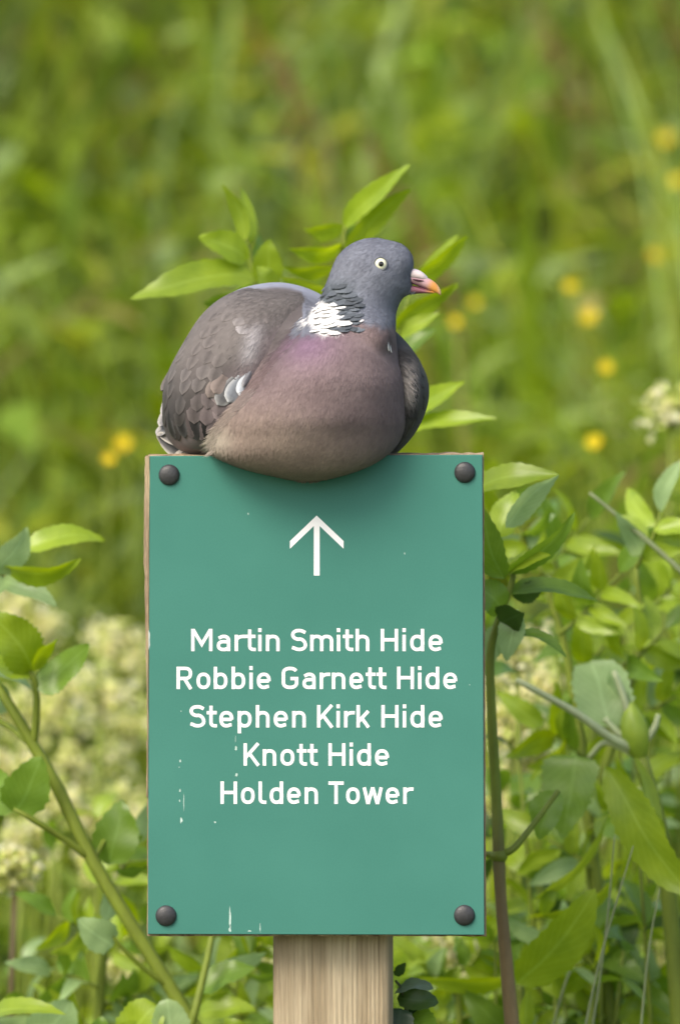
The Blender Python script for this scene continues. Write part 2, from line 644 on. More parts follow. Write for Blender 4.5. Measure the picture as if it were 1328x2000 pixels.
def glyph(ch):
    h = H_
    bw = 0.58
    cy = XH / 2
    bowl = lambda x0: el(x0 + bw / 2, cy, bw / 2 - h, cy - h, 0, 360, 40)
    arch = lambda x0, wd: [(x0 + h, 0.40)] + el(x0 + wd / 2, XH - h - 0.22, wd / 2 - h, 0.22, 172, 0, 14) + [(x0 + wd - h, 0)]
    if ch == 'H':
        return 0.70, [[(h, 0), (h, 1)], [(0.70 - h, 0), (0.70 - h, 1)], [(h, 0.51), (0.70 - h, 0.51)]]
    if ch == 'M':
        return 0.86, [[(h, 0), (h, 1)], [(0.86 - h, 0), (0.86 - h, 1)], [(h + 0.01, 0.97), (0.43, 0.31), (0.85 - h, 0.97)]]
    if ch == 'i':
        return SW, [[(h, 0), (h, XH)], [(h, 0.855), (h, 1.03)]]
    if ch == 'l':
        return 0.31, [[(h, 1)] + el(h + 0.17, h + 0.17, 0.17, 0.17, 180, 270, 8) + [(0.33, h)]]
    if ch == 'n':
        return 0.56, [[(h, 0), (h, XH)], arch(0, 0.56)]
    if ch == 'h':
        return 0.56, [[(h, 0), (h, 1)], arch(0, 0.56)]
    if ch == 'm':
        return 0.90, [[(h, 0), (h, XH)], arch(0, 0.54), arch(0.54 - SW, 0.54)]
    if ch == 'r':
        return 0.40, [[(h, 0), (h, XH)], [(h, 0.38)] + el(0.36, XH - h - 0.24, 0.36 - h, 0.24, 172, 78, 10)]
    if ch == 't':
        return 0.40, [[(0.17, 0.97)] + el(0.17 + 0.16, h + 0.16, 0.16, 0.16, 180, 270, 8) + [(0.41, h)], [(0, XH - h), (0.40, XH - h)]]
    if ch == 'o':
        return bw, [bowl(0)]
    if ch == 'd':
        return 0.57, [bowl(0), [(0.57 - h, 0), (0.57 - h, 1)]]
    if ch == 'b':
        return 0.57, [bowl(-0.01), [(h, 0), (h, 1)]]
    if ch == 'p':
        return 0.57, [bowl(-0.01), [(h, -0.26), (h, XH)]]
    if ch == 'e':
        return 0.58, [[(h, 0.36), (0.58 - h, 0.36)] , el(0.29, cy, 0.29 - h, cy - h, -2, 300, 34) + [(0.50, 0.125)]]
    if ch == 'a':
        wd = 0.55
        top = [(wd - h, 0)] + el(0.285, XH - h - 0.2, wd - h - 0.285, 0.2, 0, 110, 10) + [(0.085, XH - 0.155)]
        low = [(wd - h, 0.425), (0.26, 0.425)] + el(0.26, 0.425 - (0.425 - h) / 2, 0.26 - h, (0.425 - h) / 2, 90, 270, 14) + [(0.34, h), (wd - h, 0.15)]
        return wd, [top, low]
    if ch == 'k':
        return 0.56, [[(h, 0), (h, 1)], [(h, 0.24), (0.48, XH)], [(0.235, 0.40), (0.49, 0.0)]]
    if ch == 'K':
        return 0.68, [[(h, 0), (h, 1)], [(h, 0.34), (0.60, 1.0)], [(0.26, 0.52), (0.61, 0.0)]]
    if ch == 'R':
        return 0.66, [[(h, 0), (h, 1)], [(h, 1 - h), (0.36, 1 - h)] + el(0.36, 0.70, 0.28 - h + 0.01, 0.30 - h, 90, -90, 14) + [(h, 0.40 + h)], [(0.33, 0.47), (0.59, 0.0)]]
    if ch == 'T':
        return 0.64, [[(0.32, 0), (0.32, 0.9)], [(0, 1 - h), (0.64, 1 - h)]]
    if ch == 'S':
        q = el(0.32, 0.735, 0.32 - h, 0.265 - h, 30, 180, 12, 2.2)[0:] + el(0.32, 0.735, 0.32 - h, 0.735 - 0.53, 180, 262, 6, 2.0)[1:]
        q2 = el(0.33, 0.275, 0.32 - h, 0.265 - h + 0.08, 82, 0, 6, 2.0) + el(0.33, 0.275, 0.32 - h, 0.275 - h, 0, -145, 14, 2.2)[1:]
        q[0] = (0.575, 0.83)
        return 0.66, [q + q2[0:-1] + [(0.045, 0.165)]]
    if ch == 'G':
        q = el(0.345, 0.70, 0.345 - h, 0.30 - h, 25, 180, 12, 2.3) + el(0.345, 0.30, 0.345 - h, 0.30 - h, 180, 360, 18, 2.3)[0:] + [(0.69 - h, 0.47), (0.36, 0.47)]
        return 0.69, [q]
    if ch == 'w':
        return 0.88, [[(0.085, XH), (0.245, 0.0)], [(0.245, 0.0), (0.44, XH)], [(0.44, XH), (0.635, 0.0)], [(0.635, 0.0), (0.795, XH)]]
    return 0.3, []


def stroke_quads(pts, wdt, closed):
    pts = [np.array(p, float) for p in pts]
    cl = []
    for p in pts:
        if not cl or np.linalg.norm(p - cl[-1]) > 1e-4:
            cl.append(p)
    pts = cl
    if closed and np.linalg.norm(pts[0] - pts[-1]) < 1e-3:
        pts = pts[:-1]
    n = len(pts)
    left, right = [], []
    for i in range(n):
        a = pts[i - 1] if (i > 0 or closed) else None
        c = pts[(i + 1) % n] if (i < n - 1 or closed) else None
        d1 = (pts[i] - a) / np.linalg.norm(pts[i] - a) if a is not None else None
        d2 = (c - pts[i]) / np.linalg.norm(c - pts[i]) if c is not None else None
        if d1 is None:
            d1 = d2
        if d2 is None:
            d2 = d1
        n1, n2 = np.array([-d1[1], d1[0]]), np.array([-d2[1], d2[0]])
        m = n1 + n2
        if np.linalg.norm(m) < 1e-6:
            m = n1
        m = m / np.linalg.norm(m)
        k = wdt / 2 / max(0.45, float(m @ n1))
        left.append(pts[i] + m * k)
        right.append(pts[i] - m * k)
    return left, right


def panel_pt(px, row, off):
    p = P(px, row, 0)
    return (p.x, -0.0022 - off, p.z)


def text_line(txt, x0, x1, cap_row, base_row):
    GAP, SPACE = 0.155, 0.30
    pen, items = 0.0, []
    for i, ch in enumerate(txt):
        if ch == ' ':
            pen += SPACE - 0.02 + (0.06 if i and txt[i - 1] in 'rtkKTwS' else 0)
            continue
        wd, st = glyph(ch)
        items.append((pen, st))
        gap = GAP
        if ch in 'rtkKTwS' and i + 1 < len(txt):
            gap -= 0.06
        if i + 1 < len(txt) and txt[i + 1] in 'twT':
            gap -= 0.06
        if txt[i:i + 2] in ('ob', 'bo'):
            gap -= 0.03
        pen += wd + gap
    total = pen - gap
    hpx = base_row - cap_row
    sx = (x1 - x0) / total
    vs, fs = [], []
    lay = 0
    for pen, st in items:
        for k, s_ in enumerate(st):
            closed = len(s_) > 20 and np.linalg.norm(np.array(s_[0]) - np.array(s_[-1])) < 1e-3
            # work in picture units so strokes keep their width
            pp = [((pen + a) * sx, b * hpx) for a, b in s_]
            L_, R_ = stroke_quads(pp, SW * hpx, closed)
            off = 0.00012 + 0.00003 * k
            b0 = len(vs)
            n = len(L_)
            for a, b in zip(L_, R_):
                for q in (a, b):
                    vs.append(panel_pt(x0 + q[0], base_row - q[1], off))
            for i in range(n - 1 if not closed else n):
                j = (i + 1) % n
                fs.append((b0 + 2 * i, b0 + 2 * i + 1, b0 + 2 * j + 1, b0 + 2 * j))
    return link('lettering', mesh('lettering', vs, fs, False, origin=O), panel, M_WHITE)


text_line('Martin Smith Hide', 373.2, 864.8, 1228.5, 1272.2)
text_line('Robbie Garnett Hide', 344.8, 893, 1302.8, 1346.6)
text_line('Stephen Kirk Hide', 370, 864.8, 1378, 1422)
text_line('Knott Hide', 475.5, 760, 1453, 1497)
text_line('Holden Tower', 430.5, 806, 1528, 1572.2)
arrow = [(618.5, 1006.5), (671, 1056.5), (671, 1071.5), (624.3, 1027), (624.3, 1124), (613, 1124), (613, 1027), (566.5, 1071.5), (566.5, 1056.5)]
link('arrow', mesh('arrow', [panel_pt(a, b, 0.00012) for a, b in arrow], [tuple(range(8, -1, -1))], False, origin=O), panel, M_WHITE)


# dried droppings and scuffs on the panel
def splat(cx, cy, wx, wy, seed):
    r3 = random.Random(seed)
    n = 14
    pts = []
    for k in range(n):
        a = 2 * math.pi * k / n
        f = r3.uniform(0.45, 1.0)
        pts.append(panel_pt(cx + wx * 0.8 * f * math.cos(a), cy + wy * f * math.sin(a), 0.00008))
    link('dropping_stain', mesh('dropping_stain', pts, [tuple(range(n))], False, origin=O), panel, M_STAIN)


for i, q in enumerate([(449, 1797, 3, 27), (449, 1818, 4, 9), (354, 1604, 3.5, 8), (359, 1570, 1.2, 22), (352, 1546, 2.6, 5), (351, 1566, 1.8, 3),
                       (352, 1488, 2.6, 4), (350, 1500, 1.2, 2.5), (461, 1463, 3.4, 7), (462, 1515, 4.2, 5), (460, 1445, 1, 8),
                       (420, 1608, 3.5, 2.5), (790, 1081, 1.6, 3.5), (485, 1003, 2, 3), (508, 1815, 1.5, 12), (354, 1390, 1.4, 1.8), (917, 1338, 1.2, 2.0), (487, 1822, 6, 2)]):
    splat(*q, i)
# pale chips where laminate has lifted at the left edge
for i, (a, b, l) in enumerate([(292.5, 1250, 20)]):
    pts = [panel_pt(a - 2.2, b - l, 0.00006), panel_pt(a + 1.0, b - l * 0.6, 0.00006), panel_pt(a + 0.4, b, 0.00006), panel_pt(a + 1.2, b + l * 0.5, 0.00006), panel_pt(a - 2.0, b + l, 0.00006)]
    link('edge_chip', mesh('edge_chip', pts, [tuple(range(5))], False, origin=O), panel, M_EDGE)


# ------------------------------------------------------------------ pigeon
def surface_nets(fn, lo, hi, h):
    ax = [np.arange(lo[i], hi[i] + h, h) for i in range(3)]
    X, Y, Z = np.meshgrid(*ax, indexing='ij')
    f = fn(X.ravel(), Y.ravel(), Z.ravel()).reshape(X.shape)
    nx, ny, nz = [n - 1 for n in f.shape]
    acc = np.zeros((nx, ny, nz, 3))
    cnt = np.zeros((nx, ny, nz))
    cs = [(i, j, k) for i in (0, 1) for j in (0, 1) for k in (0, 1)]
    for a in cs:
        for axis in range(3):
            if a[axis]:
                continue
            b = list(a)
            b[axis] = 1
            fa = f[a[0]:a[0] + nx, a[1]:a[1] + ny, a[2]:a[2] + nz]
            fb = f[b[0]:b[0] + nx, b[1]:b[1] + ny, b[2]:b[2] + nz]
            cr = (fa < 0) != (fb < 0)
            t = np.where(cr, fa / np.where(np.abs(fa - fb) < 1e-12, 1, fa - fb), 0)
            for c in range(3):
                v = a[c] + (t if c == axis else 0)
                acc[..., c] += np.where(cr, v, 0)
            cnt += cr
    act = cnt > 0
    idx = -np.ones(act.shape, int)
    idx[act] = np.arange(act.sum())
    ii = np.argwhere(act)
    verts = (acc[act] / cnt[act][:, None] + ii) * h + np.array(lo)
    quads = []
    s_ = f < 0
    for axis in range(3):
        o1, o2 = [(1, 2), (2, 0), (0, 1)][axis]
        sl0 = [slice(1, n) for n in (nx, ny, nz)]
        sl1 = list(sl0)
        sl0[axis] = slice(0, (nx, ny, nz)[axis])
        sl1[axis] = slice(1, (nx, ny, nz)[axis] + 1)
        A, Bv = s_[tuple(sl0)], s_[tuple(sl1)]
        loc = np.argwhere(A != Bv)
        flip = A[A != Bv]
        off = np.array([1, 1, 1])
        off[axis] = 0
        g_ = loc + off
        e1, e2 = np.zeros(3, int), np.zeros(3, int)
        e1[o1] = 1
        e2[o2] = 1
        c = [g_, g_ - e1, g_ - e1 - e2, g_ - e2]
        q = np.stack([idx[k[:, 0], k[:, 1], k[:, 2]] for k in c], 1)
        q[~flip] = q[~flip][:, ::-1]
        quads.append(q)
    return verts, np.vstack(quads)


def smin(a, b, k):
    h = np.clip(0.5 + 0.5 * (b - a) / k, 0, 1)
    return b + (a - b) * h - k * h * (1 - h)


def ellipsoid(x, d, z, c, r, e=2.0):
    q = (np.abs((x - c[0]) / r[0]) ** e + np.abs((d - c[1]) / r[1]) ** e + np.abs((z - c[2]) / r[2]) ** e) ** (1 / e)
    return (q - 1) * min(r)


def monotone(xs_, ys_, x):
    """smooth interpolation (pchip-like)"""
    xs_, ys_ = np.asarray(xs_, float), np.asarray(ys_, float)
    h = np.diff(xs_)
    dl = np.diff(ys_) / h
    m = np.zeros(len(xs_))
    m[1:-1] = np.where(dl[:-1] * dl[1:] > 0, 2 * dl[:-1] * dl[1:] / np.where(dl[:-1] + dl[1:] == 0, 1, dl[:-1] + dl[1:]), 0)
    m[0], m[-1] = dl[0], dl[-1]
    x = np.clip(x, xs_[0], xs_[-1])
    i = np.clip(np.searchsorted(xs_, x) - 1, 0, len(h) - 1)
    t = (x - xs_[i]) / h[i]
    return (ys_[i] * (2 * t ** 3 - 3 * t ** 2 + 1) + h[i] * m[i] * (t ** 3 - 2 * t ** 2 + t)
            + ys_[i + 1] * (-2 * t ** 3 + 3 * t ** 2) + h[i] * m[i + 1] * (t ** 3 - t ** 2))


def stack(x, d, z, rows, e=2.0):
    """rows: (row, left, right, centre depth, depth radius)"""
    T = np.array(rows, float)
    r = T[:, 0]
    zg = np.arange(r[0], r[-1] + 1.0)
    kr = np.exp(-0.5 * (np.arange(-30, 31) / 10.0) ** 2)
    kr /= kr.sum()
    out = []
    for k in range(1, 5):
        g_ = monotone(r, T[:, k], zg)
        # reflect about the end values so the caps keep their size
        pad = np.concatenate([2 * g_[0] - g_[30:0:-1], g_, 2 * g_[-1] - g_[-2:-32:-1]])
        out.append(np.interp(z, zg, np.convolve(pad, kr, 'valid')))
    lf, rt, cd, rd = out
    cx, rx = (lf + rt) / 2, np.maximum((rt - lf) / 2, 1)
    rd = np.maximum(rd, 1)
    q = (np.abs((x - cx) / rx) ** e + np.abs((d - cd) / rd) ** e) ** (1 / e)
    f = (q - 1) * np.minimum(rx, rd)
    cap = np.maximum(r[0] - z, z - r[-1])
    return np.maximum(f, cap)


def cone(x, d, z, a, b, ra, rb):
    a, b = np.array(a, float), np.array(b, float)
    ab = b - a
    t = np.clip(((x - a[0]) * ab[0] + (d - a[1]) * ab[1] + (z - a[2]) * ab[2]) / (ab @ ab), 0, 1)
    return np.sqrt((x - a[0] - t * ab[0]) ** 2 + (d - a[1] - t * ab[1]) ** 2 + (z - a[2] - t * ab[2]) ** 2) - (ra + (rb - ra) * t)


HD = 5    # depth of the head's mid-plane


def f_head(x, d, z):
    f = ellipsoid(x, d, z, (733, HD, 527), (67, 56, 62))
    f = smin(f, ellipsoid(x, d, z, (708, HD, 536), (58, 52, 58)), 16)
    f = smin(f, ellipsoid(x, d, z, (773, HD, 511), (32, 38, 33)), 18)
    f = smin(f, ellipsoid(x, d, z, (762, HD, 556), (38, 33, 25)), 16)
    f = smin(f, ellipsoid(x, d, z, (777, HD, 557), (20, 20, 18)), 12)
    f = smin(f, ellipsoid(x, d, z, (801, HD, 568), (24, 10, 6.5)), 6)
    f = smin(f, cone(x, d, z, (722, HD, 545), (700, 10, 600), 62, 66), 22)
    f = smin(f, cone(x, d, z, (699, 10, 600), (684, -20, 668), 69, 88), 30)
    return f


BREAST = [(585, 660, 700, 0, 20), (600, 622, 748, 0, 58), (625, 600, 762, 0, 92), (660, 560, 766, 0, 128), (700, 520, 778, 0, 160), (760, 468, 792, 0, 186),
          (815, 424, 794, 0, 184), (850, 404, 786, -4, 166), (880, 402, 768, -22, 134), (902, 436, 738, -48, 92), (922, 490, 700, -60, 60), (935, 545, 655, -66, 32), (941, 590, 620, -66, 4)]


def f_body(x, d, z):
    f = stack(x, d, z, BREAST)
    f = smin(f, ellipsoid(x, d, z, (724, -78, 664), (36, 38, 40)), 12)     # ruffled throat tuft
    f = smin(f, ellipsoid(x, d, z, (535, 165, 715), (178, 215, 168)), 30)
    f = smin(f, ellipsoid(x, d, z, (500, 250, 740), (140, 190, 120)), 30)
    f = smin(f, f_head(x, d, z), 22)
    # soft folds in the breast plumage
    f = f + 0.7 * np.sin(x * 0.052 + z * 0.030) * np.sin(x * 0.021 - z * 0.034)
    # nape furrow and shoulder dimple
    return f


LWING = [(558, 480, 570, 120, 20), (566, 452, 600, 120, 62), (585, 422, 618, 112, 100), (615, 390, 612, 105, 132), (650, 368, 600, 100, 152), (690, 345, 585, 98, 166), (730, 325, 560, 98, 172),
         (770, 314, 540, 98, 172), (810, 314, 515, 98, 164), (845, 322, 490, 98, 146), (870, 334, 470, 100, 122), (884, 350, 440, 100, 96), (892, 370, 420, 100, 40)]
RWING = [(630, 735, 756, 100, 20), (645, 730, 774, 100, 70), (672, 732, 800, 105, 112), (705, 738, 822, 108, 138), (740, 742, 837, 110, 150),
         (765, 742, 840, 110, 152), (805, 738, 832, 110, 146), (845, 735, 812, 110, 126), (872, 735, 790, 108, 100), (888, 735, 772, 105, 50)]


def build_sn(fn, lo, hi, h, iters=2):
    v, q = surface_nets(fn, lo, hi, h)
    # a little Laplacian smoothing
    for _ in range(iters):
        s_ = np.zeros_like(v)
        c_ = np.zeros(len(v))
        for a, b in ((0, 1), (1, 2), (2, 3), (3, 0)):
            np.add.at(s_, q[:, a], v[q[:, b]])
            np.add.at(s_, q[:, b], v[q[:, a]])
            np.add.at(c_, q[:, a], 1)
            np.add.at(c_, q[:, b], 1)
        v = v * 0.5 + 0.5 * s_ / np.maximum(c_, 1)[:, None]
    return v, q


def mixc(a, b, t):
    t = np.clip(t, 0, 1)[:, None]
    return a * (1 - t) + b * t


def sst(e0, e1, x):
    t = np.clip((x - e0) / (e1 - e0), 0, 1)
    return t * t * (3 - 2 * t)


def wob(x, z, d=0):
    return np.sin(x * 0.21 + z * 0.13) * 0.5 + np.sin(x * 0.47 - z * 0.31 + d * 0.2) * 0.3 + np.sin(z * 0.71 + x * 0.13) * 0.2


HEAD_C = np.array([0.182, 0.196, 0.240])
BREAST_C = np.array([0.212, 0.160, 0.162])
PURPLE_C = np.array([0.215, 0.135, 0.205])
BELLY_C = np.array([0.285, 0.225, 0.182])
PALE_C = np.array([0.42, 0.37, 0.30])
RUMP_C = np.array([0.235, 0.25, 0.31])
WHITE_C = np.array([0.80, 0.80, 0.80])


def body_col(p):
    x, d, z = p[:, 0], p[:, 1], p[:, 2]
    n = len(x)
    wv = wob(x, z, d) * 8
    c = np.tile(BREAST_C, (n, 1))
    # purple bloom on the left shoulder of the breast
    g_ = np.exp(-(((x - 600) / 62) ** 2 + ((z - 668) / 48) ** 2))
    c = mixc(c, np.tile(PURPLE_C, (n, 1)), g_ * 0.9)
    # warmer, paler belly
    c = mixc(c, np.tile(BELLY_C, (n, 1)), 0.8 * sst(770, 900, z + (600 - x) * 0.35 + wv))
    c = mixc(c, np.tile(PALE_C, (n, 1)), sst(0, 1, (1 - np.sqrt(((x - 425) / 48) ** 2 + ((z - 858) / 50) ** 2))) * 1.0)
    # wing-side greyish edge
    c = mixc(c, np.tile(np.array([0.108, 0.097, 0.096]), (n, 1)), sst(34, -14, x - (598 - (z - 630) * 0.80)) * sst(760, 650, z) * 0.95)
    # head and neck
    edge = 640 - 0.10 * (x - 700) + wv * 0.7 - 10 * np.sin((x - 640) * 0.04)
    c = mixc(c, np.tile(HEAD_C, (n, 1)), sst(6, -10, z - edge) * (x > 590))
    # rump / lower back
    c = mixc(c, np.tile(RUMP_C, (n, 1)), sst(70, 100, d) * (x < 640))
    c = mixc(c, np.tile(np.array([0.15, 0.16, 0.19]), (n, 1)), sst(330, 380, d))
    # glossy green-grey neck side
    g_ = np.exp(-(((x - 652) / 44) ** 4 + ((z - 590) / 44) ** 4)) * (d < 20)
    c = mixc(c, np.tile(np.array([0.10, 0.125, 0.14]), (n, 1)), g_ * 0.8)
    # white collar patch
    wx = (x - 637 + wv * 0.6) / 34
    wz = (z - 624 + wv * 0.5 + (x - 640) * -0.15) / 35
    c = mixc(c, np.tile(WHITE_C, (n, 1)), sst(1.1, 0.8, np.sqrt(wx ** 2 + wz ** 2)) * (d < 40))
    # darker lores
    g_ = np.exp(-(((x - 792) / 16) ** 2 + ((z - 536) / 13) ** 2))
    c = c * (1 - 0.30 * g_)[:, None]
    return c


PG = B(560, 60, 880)
pigeon = thing('wood_pigeon', 'plump grey wood pigeon with white neck patch resting on the green sign', 'pigeon', PG)
bv, bq = build_sn(f_body, (300, -215, 450), (850, 460, 955), 3.2)
body_me = mesh('body', Bn(bv), bq.tolist(), True, body_col(bv), origin=PG)
body = link('body', body_me, pigeon, M_PLUME)
BV = BVHTree.FromPolygons([tuple(p) for p in bv], bq.tolist())


def wing_col(p, side):
    x, d, z = p[:, 0], p[:, 1], p[:, 2]
    n = len(x)
    c = np.tile(np.array([0.138, 0.124, 0.119]), (n, 1))
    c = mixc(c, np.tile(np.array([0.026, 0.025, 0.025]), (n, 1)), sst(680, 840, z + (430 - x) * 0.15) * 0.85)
    if side == 'l':
        c = mixc(c, np.tile(np.array([0.205, 0.168, 0.172]), (n, 1)), sst(-85, -12, x - (602 - (z - 620) * 0.92)) * sst(610, 660, z))
        g_ = np.exp(-(((x - 492 + (z - 680) * 0.25) / 17) ** 2 + ((z - 672) / 38) ** 4))
        c = mixc(c, np.tile(np.array([0.38, 0.36, 0.37]), (n, 1)), g_ * 0.9)
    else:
        c = np.tile(np.array([0.052, 0.049, 0.049]), (n, 1))  # shaded side of the bird painted into the right wing's darker base
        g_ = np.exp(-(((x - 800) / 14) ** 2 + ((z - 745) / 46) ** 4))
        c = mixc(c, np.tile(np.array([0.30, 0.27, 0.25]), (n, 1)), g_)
    return c


lw_v, lw_q = build_sn(lambda x, d, z: stack(x, d, z, LWING, 2.15) + 1.5 * np.sin(x * 0.06 + z * 0.05), (300, -90, 550), (630, 300, 900), 4.0, 4)
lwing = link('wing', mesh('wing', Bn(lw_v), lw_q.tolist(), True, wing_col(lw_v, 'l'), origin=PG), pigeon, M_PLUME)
LB = BVHTree.FromPolygons([tuple(p) for p in lw_v], lw_q.tolist())
rw_v, rw_q = build_sn(lambda x, d, z: stack(x, d, z, RWING, 2.1), (725, -60, 622), (850, 275, 895), 4.0, 4)
rwing = link('wing', mesh('wing', Bn(rw_v), rw_q.tolist(), True, wing_col(rw_v, 'r'), origin=PG), pigeon, M_PLUME)
RB = BVHTree.FromPolygons([tuple(p) for p in rw_v], rw_q.tolist())


def feather(bvh, x, z, dx, dz, L, W, colr, edge, parent, lift=3.0, sink=-1.0, name='feather', mat=None, tipk=0.55, shaft=True, start=None, flat=0.0):
    """feather laid over a surface: base (x, row), pointing (dx, dz) in the picture plane"""
    mat = mat or M_FEATHER
    hit = bvh.ray_cast(Vector((x, -800, z)), Vector((0, 1, 0)))
    if hit[0] is None:
        hit = bvh.find_nearest(Vector((x, 0, z)))
    p0, n0 = np.array(hit[0]), np.array(hit[1])
    if n0[1] > 0.3:
        return None
    t = np.array([dx, 0, dz], float)
    t = t - n0 * (t @ n0)
    if np.linalg.norm(t) < 1e-3:
        return None
    t /= np.linalg.norm(t)
    s_ = np.cross(n0, t)
    NT, NS = 9, 5
    vs, cs, fs = [], [], []
    for i in range(NT):
        u = i / (NT - 1)
        # blunt rounded tip
        wv = W * 0.5 * (0.55 + 0.45 * min(1, u * 2.2)) * (1 if u < tipk else math.sqrt(max(0.0, 1 - ((u - tipk) / (1 - tipk)) ** 2.2)))
        wv = max(wv, W * 0.02)
        for j in range(NS):
            v = (j / (NS - 1)) * 2 - 1
            q = p0 + t * (L * u) + s_ * (wv * v)
            near = bvh.find_nearest(Vector(q))
            if near[0] is not None:
                qn, nn = np.array(near[0]), np.array(near[1])
                if nn @ n0 < 0:
                    nn = n0
                hgt = sink + (lift - sink) * u ** 1.3 - 0.22 * lift * v * v * (0.3 + u) + (0.35 if j == 2 else 0)
                qq = qn + nn * hgt
                q = qq * (1 - flat) + (q + n0 * hgt) * flat
            vs.append(q)
            e = max(abs(v) ** 5, sst(0.80, 0.99, np.array([u]))[0] if u > 0.8 else 0)
            c = np.array(colr) * (1 - e * 0.8) + np.array(edge) * e * 0.8
            if j == 2 and shaft:
                c = c * 0.72
            cs.append(c)
    for i in range(NT - 1):
        for j in range(NS - 1):
            fs.append((i * NS + j, i * NS + j + 1, (i + 1) * NS + j + 1, (i + 1) * NS + j))
    return link(name, mesh(name, Bn(np.array(vs)), fs, True, np.array(cs), origin=PG), parent, mat)


def inside(poly, x, y):
    r_ = False
    j = len(poly) - 1
    for i in range(len(poly)):
        xi, yi = poly[i]
        xj, yj = poly[j]
        if (yi > y) != (yj > y) and x < (xj - xi) * (y - yi) / (yj - yi) + xi:
            r_ = not r_
        j = i
    return r_


# left wing coverts, lower rows first so upper rows overlap them
WP = [(495, 560), (580, 572), (585, 600), (560, 640), (520, 700), (480, 760), (440, 815), (405, 872), (335, 872), (310, 800), (316, 755), (340, 695), (362, 650), (398, 605), (440, 575)]
# long flight feathers along the lower edge
for i, xb in enumerate((332, 352, 374, 396, 418)):
    cc = np.array([0.034, 0.033, 0.034]) * rnd.uniform(0.85, 1.2)
    feather(LB, xb, 776 + i * 3 + rnd.uniform(-4, 4), -0.04 + 0.02 * i, 1.0, 104, 34, cc, cc * 2.6 + 0.03, lwing, lift=3.5, sink=-1.0, tipk=0.7)
row = 792.0
k = 0
while row > 590:
    t = (row - 575) / (850 - 575)
    W_ = 32 + 12 * t
    L_ = 54 + 30 * t
    xx = 306 + (k % 2) * W_ * 0.45
    while xx < 600:
        X_ = xx + rnd.uniform(-5, 5)
        Z_ = row + rnd.uniform(-6, 6) + (xx - 400) * 0.05
        if inside(WP, X_, Z_) and not (X_ > 455 and Z_ > 620):
            base = wing_col(np.array([[X_, 0, Z_ + L_ * 0.5]]), 'l')[0]
            cc = base * rnd.uniform(1 - 0.06 - 0.12 * t, 1 + 0.06 + 0.12 * t)
            dx_ = -0.34 + 0.30 * t + (X_ - 420) * -0.0008 + rnd.uniform(-0.08, 0.08)
            ee = cc * rnd.uniform(1.05, 1.2 + 0.7 * t) + 0.006 * t
            feather(LB, X_, Z_, dx_, 1.0, L_ * rnd.uniform(0.9, 1.15), W_ * rnd.uniform(0.9, 1.12), cc, ee, lwing, lift=1.2 + 2.4 * t, sink=-1.5, mat=M_PLUME if t < 0.35 else None)
        xx += W_ * 0.72
    row -= 20 + 10 * t
    k += 1

# blue-grey and white feathers at the bend of the wing
for (x, z, dx, dz, L_, W_, c, e, lf) in [
    (462, 742, -0.75, 1.0, 62, 36, (0.12, 0.12, 0.125), (0.40, 0.40, 0.40), 6),
    (474, 738, -0.62, 1.0, 56, 34, (0.23, 0.25, 0.28), (0.55, 0.56, 0.56), 8),
    (486, 732, -0.50, 1.0, 46, 26, (0.50, 0.54, 0.60), (0.62, 0.64, 0.66), 10),
    (492, 726, -0.75, 1.0, 36, 13, (0.19, 0.19, 0.21), (0.22, 0.22, 0.23), 12),
    (440, 735, -0.6, 1.0, 40, 30, (0.22, 0.18, 0.165), (0.27, 0.22, 0.20), 6),
    (428, 738, -0.5, 1.0, 44, 26, (0.17, 0.14, 0.13), (0.24, 0.2, 0.18), 5),
]:
    feather(LB, x, z, dx, dz, L_, W_, c, e, lwing, lift=lf, sink=0.5)

# right wing coverts
row = 840.0
k = 0
RP = [(757, 645), (790, 672), (818, 712), (834, 750), (832, 790), (818, 835), (795, 865), (770, 872), (790, 830), (806, 780), (800, 730), (780, 680)]
while row > 650:
    xx = 752 + (k % 2) * 9
    while xx < 842:
        if inside(RP, xx, row):
            cc = np.array([0.050, 0.047, 0.047]) * rnd.uniform(0.8, 1.15)  # coverts carry the same painted-in shade as the right wing
            feather(RB, xx + rnd.uniform(-2, 2), row, 0.12, 1.0, 42, 22, cc, cc * 1.35, rwing, lift=2.2, sink=-1.5)
        xx += 16
    row -= 20
    k += 1


# wing tip and tail: long feathers seen almost end-on at the far left
def quill(pts, wid, wdir, colr, edge, name, parent):
    """a long vane along pts (bird px), wdir = width direction"""
    p = catmull(np.array(pts, float), 5)
    n = len(p)
    wd = np.array(wdir, float)
    wd /= np.linalg.norm(wd)
    vs, cs, fs = [], [], []
    for i in range(n):
        u = i / (n - 1)
        ww = wid * (0.6 + 0.4 * min(1, 3 * u)) * (1 if u < 0.7 else math.sqrt(max(0.004, 1 - ((u - 0.7) / 0.3) ** 2)))
        tg = p[min(i + 1, n - 1)] - p[max(i - 1, 0)]
        tg /= np.linalg.norm(tg)
        up_ = np.cross(tg, wd)
        for j, v in enumerate((-1, -0.88, -0.4, 0, 0.4, 0.88, 1)):
            vs.append(p[i] + wd * ww * 0.5 * v + up_ * (1 - v * v) * wid * 0.10)
            e = 1.0 if abs(v) > 0.8 or u > 0.97 else 0
            cs.append(np.array(colr) * (1 - e) + 0.72 * np.array(edge) * e)
    for i in range(n - 1):
        for j in range(6):
            fs.append((i * 7 + j, i * 7 + j + 1, (i + 1) * 7 + j + 1, (i + 1) * 7 + j))
    link(name, mesh(name, Bn(np.array(vs)), fs, True, np.array(cs), origin=PG), parent, M_FEATHER)


